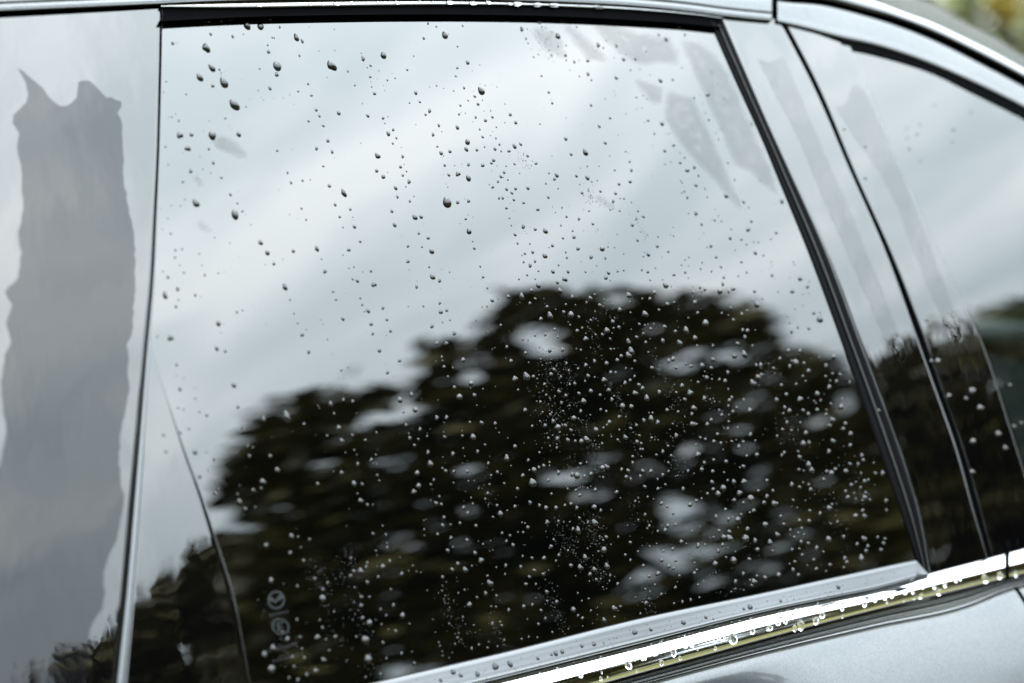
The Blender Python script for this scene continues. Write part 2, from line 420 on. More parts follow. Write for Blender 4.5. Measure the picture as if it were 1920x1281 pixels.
# B side of the window: rubber channel with its bead, whose highlight is put into lighter rubber
strip_v('run_channel', 36, 1080, 110, CH_L, CH_R, smooth_prof([(0, 0.0), (0.06, 0.9), (0.22, 1.2), (0.36, 0.6), (0.46, 0.4), (0.58, 0.4), (0.70, 0.6), (0.86, 1.0), (1, 0.4)], 30), MAT['rubber_gloss'], car)
strip_v('channel_bead_highlight', 46, 1070, 110, lambda y: CH_L(y) + (CH_R(y) - CH_L(y)) * 0.45, lambda y: CH_L(y) + (CH_R(y) - CH_L(y)) * 0.60, smooth_prof([(0, 0.2), (0.2, 1.5), (0.5, 2.0), (0.8, 1.5), (1, 0.2)], 9), MAT['bead'], car)
strip_v('pillar_trim', 36, 1085, 120, lambda y: CH_R(y) - 0.5, SH_L, bevelled(0.05, 0.03, 0.35, 8, 16), MAT['trim'], car, base=1.0)
strip_v('shut_line_seal', -20, 1078, 100, lambda y: SH_L(y) - 1, lambda y: SH_R(y) + 1, smooth_prof([(0, -7), (0.3, -5), (0.62, -3.2), (0.8, -3.2), (1, -7)], 12), MAT['rubber_gloss'], car)
strip_v('front_pillar_trim', 44, 1085, 120, SH_R, lambda y: FG_L(y) if y > 85 else 1478 + (y - 44) * 2.7, bevelled(0.04, 0.02, 0.1, 8, 16), MAT['trim'], car, base=1.0)
# front door: window, seal, frame
def pane_y(x, v): return (FRM_LO(x) + 9) * (1 - v) + (BELT_B(x) + 12) * v
rows = []
for v in samples(0, 1, 80):
    x0 = 1600.0
    for _ in range(12): x0 = SH_R(pane_y(x0, v)) + 7
    rows.append([hit(x, pane_y(x, v), 0) for x in [x0 + (2850 - x0) * t for t in samples(0, 1, 24)]])
grid('front_window', rows, MAT['front_glass'], car)
strip_h('front_window_seal', 1577, 2850, 120, FRM_LO, lambda x: FSL_LO(x) + 4, smooth_prof([(0, 1.6), (0.15, 1.4), (0.6, 1.0), (0.9, 0.6), (1, 0.1)], 12), MAT['rubber'], car)
strip_h('front_door_frame', 1458, 2850, 150, GAPR_LO, FRM_LO, [(0, -8), (0.0, 0), (0.04, 1.4)] + smooth_prof([(0.1, 2.0), (0.4, 2.5), (0.7, 2.8), (0.96, 3.0), (1, 2.7)], 14) + [(1, -6)], MAT['silver'], car)
strip_h('roof_gap_seal', 1420, 2850, 120, lambda x: GAPR_UP(x) - 2, lambda x: GAPR_LO(x) + 2, [(0, -4), (0.3, -9), (0.7, -9), (1, -4)], MAT['rubber'], car)
strip_h('drip_moulding', 1400, 2850, 130, DRIP_UP, GAPR_UP, smooth_prof([(0, -2), (0.2, 1.5), (0.5, 3.0), (0.8, 2.6), (1, 0.5)], 12) + [(1, -6)], MAT['silver'], car)
# roof: from the drip line over to the far side
def deeper(px, py, extra): return hit(px, py, -0.002) + ray(px, py) * extra
for nm_, xa, xb, mt_ in (('roof_front', 1400, 1960, 'roof_wet_reflection'), ('windshield', 1960, 2850, 'front_glass')):
  xs = samples(xa, xb, 50)
  rows = [[hit(x, DRIP_UP(x) + 1, -0.003) for x in xs]]
  for k, ex in ((0.3, 0.03), (0.65, 0.10), (1.0, 0.26)):
      rows.append([deeper(x, DRIP_UP(x) + (ROOF_UP(x) - DRIP_UP(x)) * k, ex) for x in xs])
  last = rows[-1]
  rows.append([p + np.array([0.02, 0.10, 0.004]) for p in last])
  rows.append([p + np.array([0.03, 0.30, -0.01]) for p in last])
  rows.append([p + np.array([0.03, 0.75, -0.03]) for p in last])
  grid(nm_, rows, MAT[mt_], car)
xs = samples(XL, 1400, 90)
base_ = [hit(x, LIP_UP(x) - 63, 0.0) for x in xs]
rows = [base_] + [[p + np.array([0, dy, dz]) for p in base_] for dy, dz in ((0.02, 0.022), (0.06, 0.045), (0.15, 0.07), (0.35, 0.09), (0.75, 0.095))]
grid('roof', rows, MAT['silver'], car, 0.0)
# belt line: wiper seal, chrome moulding, lower seal
strip_h('belt_seal', XL, 1718, 200, BELT_T, lambda x: min(BELT_B(x), BELT_B(x)), [(0, -1.0), (0.0, 1.6)] + smooth_prof([(0.03, 2.6), (0.12, 3.4), (0.3, 4.2), (0.55, 5.2), (0.8, 6.2), (0.95, 6.6), (0.985, 6.0), (1.0, 4.0)], 22), MAT['satin'], car)
# its slanted end
xs = samples(1717.5, 1741, 8)
rows = [[hit(x, a + (b - a) * t, (h) / 1000) for x, a, b in [(x, 1050 + (x - 1717.5) * 1.08, BELT_B(x)) for x in xs]] for t, h in [(0, 1.6), (0.12, 3.4), (0.3, 4.2), (0.55, 5.2), (0.8, 6.2), (0.95, 6.4), (1, 4)]]
grid('belt_seal_end', rows, MAT['satin'], car)
CH_PROF = rail([(0, 3.0), (0.05, 4.2), (0.15, 6.4), (0.3, 9.2), (0.42, 11.6), (0.47, 12.5), (0.50, 12.72), (0.58, 12.95), (0.66, 13.08), (0.74, 13.17), (0.82, 13.18), (0.88, 13.06), (0.93, 12.85), (0.97, 12.3), (1.0, 10.5)])
def chrome_off(px, py):
    a, b = BELT_B(px), CHR_B(px)
    return CH_PROF(min(1, max(0, (py - a) / (b - a)))) / 1000
ts = [0, 0.02] + samples(0.05, 0.9, 30) + [0.92, 0.94, 0.96, 0.98, 1.0]
prof = [(t, CH_PROF(t)) for t in ts] + [(1.0, 0)]
strip_h('chrome_moulding', XL, 1884, 200, BELT_B, CHR_B, prof, MAT['chrome'], car)
strip_h('front_chrome_moulding', 1893, 2850, 60, BELT_B, CHR_B, prof, MAT['chrome'], car)
strip_h('moulding_joint', 1880, 1896, 6, lambda x: BELT_B(x) + 4, CHR_B, [(t, CH_PROF(t) - 2.2) for t in ts], MAT['rubber'], car)
strip_h('lower_seal', XL, 2850, 240, lambda x: CHR_B(x) - 1, BODY_T, smooth_prof([(0, 3), (0.07, -0.8), (0.14, -1.2), (0.24, 1.8), (0.33, 2.3), (0.38, 1.3), (0.46, 1.6), (0.58, 4.2), (0.69, 4.9), (0.74, 4.3), (0.82, 5.0), (0.93, 6.6), (1, 7.0)], 44), MAT['lip'], car)
# door skins under the belt
def skin(name, x0, x1, nx):
    xs = samples(x0, x1, nx)
    top = [hit(x, BODY_T(x), 0.006) for x in xs]
    rows = [[p + np.array([0, 0.012, -0.004]) for p in top], top]
    cur = [p.copy() for p in top]
    prev = 0
    for s, a in [(.0015, 78), (.003, 68), (.005, 58), (.008, 49), (.012, 45), (.02, 43), (.03, 41), (.045, 38), (.06, 35), (.08, 30.5), (.10, 25), (.125, 16), (.15, 13), (.19, 9), (.24, 6), (.3, 3), (.4, 0), (.52, -3), (.66, -6), (.74, -20)]:
        ds = s - prev; prev = s
        cur2 = []
        for x, p in zip(xs, cur):
            k = min(1, max(0, (1560 - x) / 280)); k = k * k * (3 - 2 * k)
            n = radians(a - k * 23 * min(1, s / 0.02) * (1 if a > 0 else 0))
            cur2.append(p + np.array([0, -sin(n), -cos(n)]) * ds)
        cur = cur2
        rows.append([p.copy() for p in cur])
    return grid(name, rows, MAT['silver'], car)
SKIN = skin('rear_door', XL, 1896, 150)
skin('front_door', 1903.5, 3000, 50)
# cabin seen faintly through the front window
rows = [[np.array([x, y, z]) for x in samples(-0.8, 0.47, 8)] for y, z in ((0.13, 1.5), (0.16, 1.3), (0.16, 0.95), (0.16, 0.6))]
grid('cabin_lining', rows, MAT['liner'], car, 0.01)
rows = [[np.array([x, y, z]) for y in samples(0.02, 1.45, 10)] for x, z in ((0.75, 0.70), (0.85, 0.92), (0.95, 1.02), (1.15, 1.07), (1.6, 1.06))]
grid('dashboard', rows, MAT['dash'], car, 0.02)
rows = [[np.array([x, 1.45, z]) for x in samples(-0.85, 1.7, 10)] for z in (0.4, 0.7, 1.02)]
grid('far_door', rows, MAT['liner'], car, 0.02)
rows = [[np.array([x, y, 0.42]) for x in samples(-0.6, 1.7, 4)] for y in (0.0, 0.7, 1.45)]
grid('cabin_floor', rows, MAT['liner'], car, 0.02)

# tail of the car and bonnet, just outside the picture
def tail(name, col, mat):
    rows = [[p + np.array([dx, dy, 0]) for p in col] for dx, dy in ((0, 0), (-0.05, 0.06), (-0.10, 0.25), (-0.13, 0.75), (-0.10, 1.25), (0, 1.5))]
    grid(name, rows, mat, car)
tail('rear_screen', [hit(XL, y, 0.001) for y in samples(PTOP, BELT_B(XL), 14)], MAT['pane'])
nxs = 150
me_ = SKIN.data
tail('tailgate', [np.array(me_.vertices[k * nxs].co) for k in range(1, len(me_.vertices) // nxs)], MAT['silver'])
rows = [[np.array([x, y, 1.04 - 0.10 * (x - 1.2) + 0.05 * (1 - ((y - 0.7) / 0.8) ** 2)]) for x in samples(1.25, 2.5, 14)] for y in samples(-0.08, 1.5, 16)]
grid('bonnet', rows, MAT['silver'], car)

# ------------------------------------------------------------------ print on the glass: winged emblem in a ring, approval stamp below
def px_patch(poly, off=0.00012):
    return [hit(x, y, off) for x, y in poly]
def add_poly(v, f, poly):
    b = len(v); p = px_patch(poly)
    n = np.cross(p[1] - p[0], p[2] - p[1])
    v.extend(p); idx = list(range(b, b + len(p)))
    f.append(tuple(idx if n.dot(nrm(p[0])) > 0 else idx[::-1]))
def ring(v, f, cx, cy, rx, ry, wd, a0=0, a1=360, n=40, lean=0.0):
    for k in range(n):
        t0, t1 = radians(a0 + (a1 - a0) * k / n), radians(a0 + (a1 - a0) * (k + 1) / n)
        q = [(cx + (rx + s) * cos(t) + lean * (ry + s) * sin(t), cy + (ry + s) * sin(t)) for t, s in ((t0, -wd / 2), (t1, -wd / 2), (t1, wd / 2), (t0, wd / 2))]
        add_poly(v, f, q)
v, f = [], []
ring(v, f, 518, 1125, 14.5, 15.5, 3.4)
for q in ([(503, 1120), (508, 1118), (516, 1126), (517, 1132)], [(517, 1132), (516, 1126), (527, 1112), (531, 1115)], [(503, 1120), (505, 1127), (512, 1128), (516, 1126)], [(531, 1115), (532, 1121), (524, 1126), (520, 1127)]):
    add_poly(v, f, q)
link('emblem', raw('emblem', v, f, False), MAT['print'], win)
v, f = [], []
ring(v, f, 526, 1175, 15, 14, 3.0, lean=0.15)
for q in ([(519, 1168), (522, 1168), (525, 1184), (522, 1184)], [(522, 1168), (531, 1166), (531, 1168.5), (522, 1170.5)], [(523, 1175), (530, 1173.5), (530, 1176), (524, 1177.5)], [(525, 1184), (533, 1182), (533, 1179.5), (525, 1181.5)]):
    add_poly(v, f, q)
link('approval_stamp', raw('approval_stamp', v, f, False), MAT['print'], win)
v, f = [], []
for (x0, y0, n, dx, dy, s) in ((506, 1154, 6, 6.2, -1.4, 2.2), (500, 1222, 9, 6.6, -1.8, 2.4), (512, 1240, 8, 7.4, -2.0, 2.2)):
    for k in range(n):
        x, y = x0 + dx * k, y0 + dy * k
        add_poly(v, f, [(x, y - s), (x + 2.6, y - s - .5), (x + 3.1, y + s - .5), (x + .5, y + s)])
link('glass_markings', raw('glass_markings', v, f, False), MAT['print'], win)

# ------------------------------------------------------------------ water films
PANEL_FILM = [(34, 128), (44, 134), (62, 150), (80, 165), (92, 180), (100, 190), (113, 200), (124, 200), (134, 193), (144, 183), (146, 165), (148, 152), (156, 150), (168, 152), (178, 160), (190, 174), (200, 184), (207, 181), (218, 187), (227, 192), (228, 199), (222, 212), (228, 226), (230, 250), (229, 272), (232, 300), (231, 335), (237, 362), (241, 390), (248, 424), (253, 455), (254, 490), (253, 520), (254, 545), (250, 575), (250, 612), (243, 636), (238, 646), (241, 672), (239, 700), (242, 722), (240, 745), (233, 780), (225, 815), (223, 850), (226, 900), (232, 930), (231, 950), (226, 975), (219, 1010), (206, 1036), (198, 1060), (194, 1085), (196, 1110), (192, 1140), (178, 1160), (168, 1185), (166, 1230), (163, 1281), (160, 1330), (-60, 1330), (-60, 900), (0, 876), (7, 845), (14, 810), (5, 765), (2, 715), (10, 665), (21, 640), (12, 607), (24, 572), (9, 547), (34, 520), (41, 475), (34, 437), (45, 392), (41, 350), (41, 320), (38, 300), (32, 275), (36, 250), (24, 230), (25, 215), (40, 203), (50, 192), (54, 175), (48, 155), (40, 142)]
film('water_film', PANEL_FILM, 0.00105, MAT['film_panel'], 14, 0.0001, 0.9, label='tall ragged sheet of water on the glossy panel left of the rear window', category='water')
def T(pts, ox, oy): return [(ox + x / 4, oy + y / 4) for x, y in pts]
WFILMS = [
 (T([(130, 205), (200, 190), (330, 230), (390, 300), (420, 470), (330, 430), (230, 380), (160, 290)], 960, 0), 'speckled patch of thin water nearest the middle of the rear window top edge'),
 (T([(350, 172), (430, 180), (560, 260), (680, 380), (760, 480), (700, 475), (560, 450), (470, 350), (400, 250)], 960, 0), 'narrow slanting water patch second along under the top seal of the rear window'),
 (T([(560, 150), (740, 150), (960, 240), (1190, 280), (1260, 400), (1270, 500), (1120, 480), (1000, 500), (900, 470), (760, 380), (640, 270)], 960, 0), 'broad grey water patch under the right half of the rear window top seal'),
 (T([(880, 560), (980, 590), (1150, 650), (1130, 780), (1060, 800), (960, 690)], 960, 0), 'small slanting water patch below the broad patch on the rear window'),
 (T([(1150, 655), (1250, 690), (1370, 730), (1430, 850), (1500, 1000), (1560, 1150), (1620, 1281), (1680, 1420), (1740, 1560), (1700, 1580), (1600, 1480), (1480, 1330), (1350, 1200), (1250, 1080), (1130, 900)], 960, 0), 'long tapering water patch between two pale streaks on the rear window right side'),
 (T([(1240, 290), (1400, 310), (1540, 410), (1640, 560), (1750, 800), (1880, 1100), (1960, 1300), (2010, 1480), (1900, 1420), (1780, 1300), (1660, 1250), (1560, 1000), (1440, 740), (1360, 560), (1290, 400)], 960, 0), 'long wide water patch beside the black channel on the rear window'),
 (T([(880, 870), (940, 900), (1030, 1030), (1110, 1150), (1060, 1130), (960, 1000)], 960, 0), 'short slim water streak in the upper right of the rear window'),
 (T([(560, 130), (600, 150), (700, 200), (780, 260), (790, 300), (700, 280), (600, 220)], 960, 320), 'faint speckled smear of water right of the rear window centre'),
 (T([(920, 370), (960, 390), (1010, 450), (1060, 520), (1040, 540), (980, 480), (930, 410)], 960, 320), 'thin slanting speckled smear of water on the right of the rear window'),
 (T([(1570, 1050), (1640, 1000), (1740, 1030), (1850, 1130), (1880, 1190), (1800, 1200), (1690, 1160), (1600, 1110)], 0, 0), 'faint greenish smear of water on the upper left of the rear window'),
 (T([(1440, 30), (1500, 25), (1545, 130), (1500, 140), (1450, 90)], 0, 320), 'tiny faint water smear left of the rear window, upper of two'),
 (T([(1455, 365), (1530, 380), (1600, 430), (1612, 480), (1530, 470), (1480, 430)], 0, 320), 'tiny faint water smear left of the rear window, lower of two'),
]
for poly, lab in WFILMS:
    film('water_film', poly, 0.00006, MAT['film_thin'], 7, 0.00002, 0.8, label=lab, category='water', group='thin water smears on the rear window')
TFILMS = [
 ([(1420, 112), (1445, 118), (1470, 106), (1480, 130), (1520, 225), (1560, 320), (1600, 410), (1640, 510), (1680, 610), (1702, 665), (1690, 690), (1672, 660), (1640, 590), (1600, 500), (1565, 420), (1535, 350), (1500, 265), (1462, 190)], 'long grey sheet of water down the glossy pillar between the two windows'),
 ([(1568, 200), (1585, 196), (1600, 160), (1612, 158), (1630, 190), (1655, 245), (1690, 325), (1725, 415), (1760, 505), (1792, 590), (1806, 640), (1785, 640), (1752, 565), (1716, 475), (1684, 390), (1650, 322), (1605, 262)], 'long grey sheet of water down the glossy front door pillar'),
]
for poly, lab in TFILMS:
    film('water_film', poly, 0.00103, MAT['film'], 12, 0.00003, 0.9, label=lab, category='water', group='water sheets on the glossy pillars')

# ------------------------------------------------------------------ water drops
def drop_mesh(seed, rings=6, seg=16, h=0.62, lop=0.22, wob=0.05, clear=False):
    """Unit drop: half width 1 along x, half length 1 along y (up the glass), sagging to the lower end."""
    r_ = random.Random(seed)
    ph = [r_.uniform(0, 2 * pi) for _ in range(4)]
    v, f = [], []
    for i in range(rings + 1):
        q = i / rings
        rr = sin(q * pi / 2) if not clear else q ** 0.8
        for j in range(seg):
            a = 2 * pi * j / seg
            wv = 1 + wob * sin(2 * a + ph[0]) + wob * 0.7 * sin(3 * a + ph[1])
            x, y = rr * cos(a) * wv, rr * sin(a) * wv
            tap = 1 - lop * max(0, y) ** 1.3
            z = h * sqrt(max(0.0, 1 - rr * rr)) ** 1.15 * (1 - 0.25 * y)
            if i == rings: z = 0
            v.append((x * tap, y, z))
            if i == 0: break
    def idx(i, j): return 0 if i == 0 else 1 + (i - 1) * seg + j % seg
    for j in range(seg): f.append((0, idx(1, j), idx(1, j + 1)))
    for i in range(1, rings):
        for j in range(seg): f.append((idx(i, j), idx(i + 1, j), idx(i + 1, j + 1), idx(i, j + 1)))
    b = len(v)
    for j in range(seg):
        x, y, _ = v[idx(rings, j)]; v.append((x * 0.98, y * 0.98, -0.06))
    for j in range(seg): f.append((idx(rings, j), b + j, b + (j + 1) % seg, idx(rings, j + 1)))
    f.append(tuple(range(b + seg - 1, b - 1, -1)))
    return v, f
VARS = [raw('water_drop', *drop_mesh(s, h=random.uniform(0.66, 0.9), lop=random.uniform(0.1, 0.5), wob=random.uniform(0.04, 0.12) if s % 3 else random.uniform(0.16, 0.26))) for s in range(15)]
for me in VARS: me.materials.append(MAT['drop'])
CLEAR = [raw('water_drop', *drop_mesh(50 + s, h=random.uniform(0.42, 0.6), lop=random.uniform(0.1, 0.4), wob=random.uniform(0.06, 0.14))) for s in range(8)]
for me in CLEAR: me.materials.append(MAT['drop_clear'])
GREY = [raw('water_drop', *drop_mesh(80 + s, h=random.uniform(0.5, 0.75), lop=random.uniform(0.1, 0.4), wob=0.06)) for s in range(5)]
for me in GREY: me.materials.append(MAT['drop_grey'])
LOW = [drop_mesh(100 + s, 3, 9, 0.6, 0.25, 0.05 + 0.05 * s) for s in range(4)]
TINY = [drop_mesh(120 + s, 2, 6, 0.6, 0.2, 0.0) for s in range(3)]

def frame_at(px, py, off):
    """Point, tangent frame and metres per pixel (across, up) of a surface given by OFF(px, py)."""
    P = hit(px, py, off(px, py))
    a = hit(px + 1, py, off(px + 1, py)) - hit(px - 1, py, off(px - 1, py))
    b = hit(px, py - 1, off(px, py - 1)) - hit(px, py + 1, off(px, py + 1))
    n = np.cross(a, b); n /= np.linalg.norm(n)
    if n.dot(EYE - P) < 0: n = -n
    ex = np.array([1.0, 0, 0]); ex = ex - n * ex.dot(n); ex /= np.linalg.norm(ex)
    ey = np.cross(n, ex)
    return P, ex, ey, n, np.linalg.norm(a) / 2, np.linalg.norm(b) / 2
def drop_matrix(px, py, wpx, off, asp=1.28, rot=0.0):
    P, ex, ey, n, mx, my = frame_at(px, py, off)
    c, s = cos(rot), sin(rot)
    ux, uy = ex * c + ey * s, ey * c - ex * s
    hw = wpx * 0.515 * mx; hl = wpx * 0.515 * asp * my; hz = sqrt(hw * hl)
    return Matrix([[ux[i] * hw, uy[i] * hl, n[i] * hz, P[i]] for i in range(3)] + [[0, 0, 0, 1]])
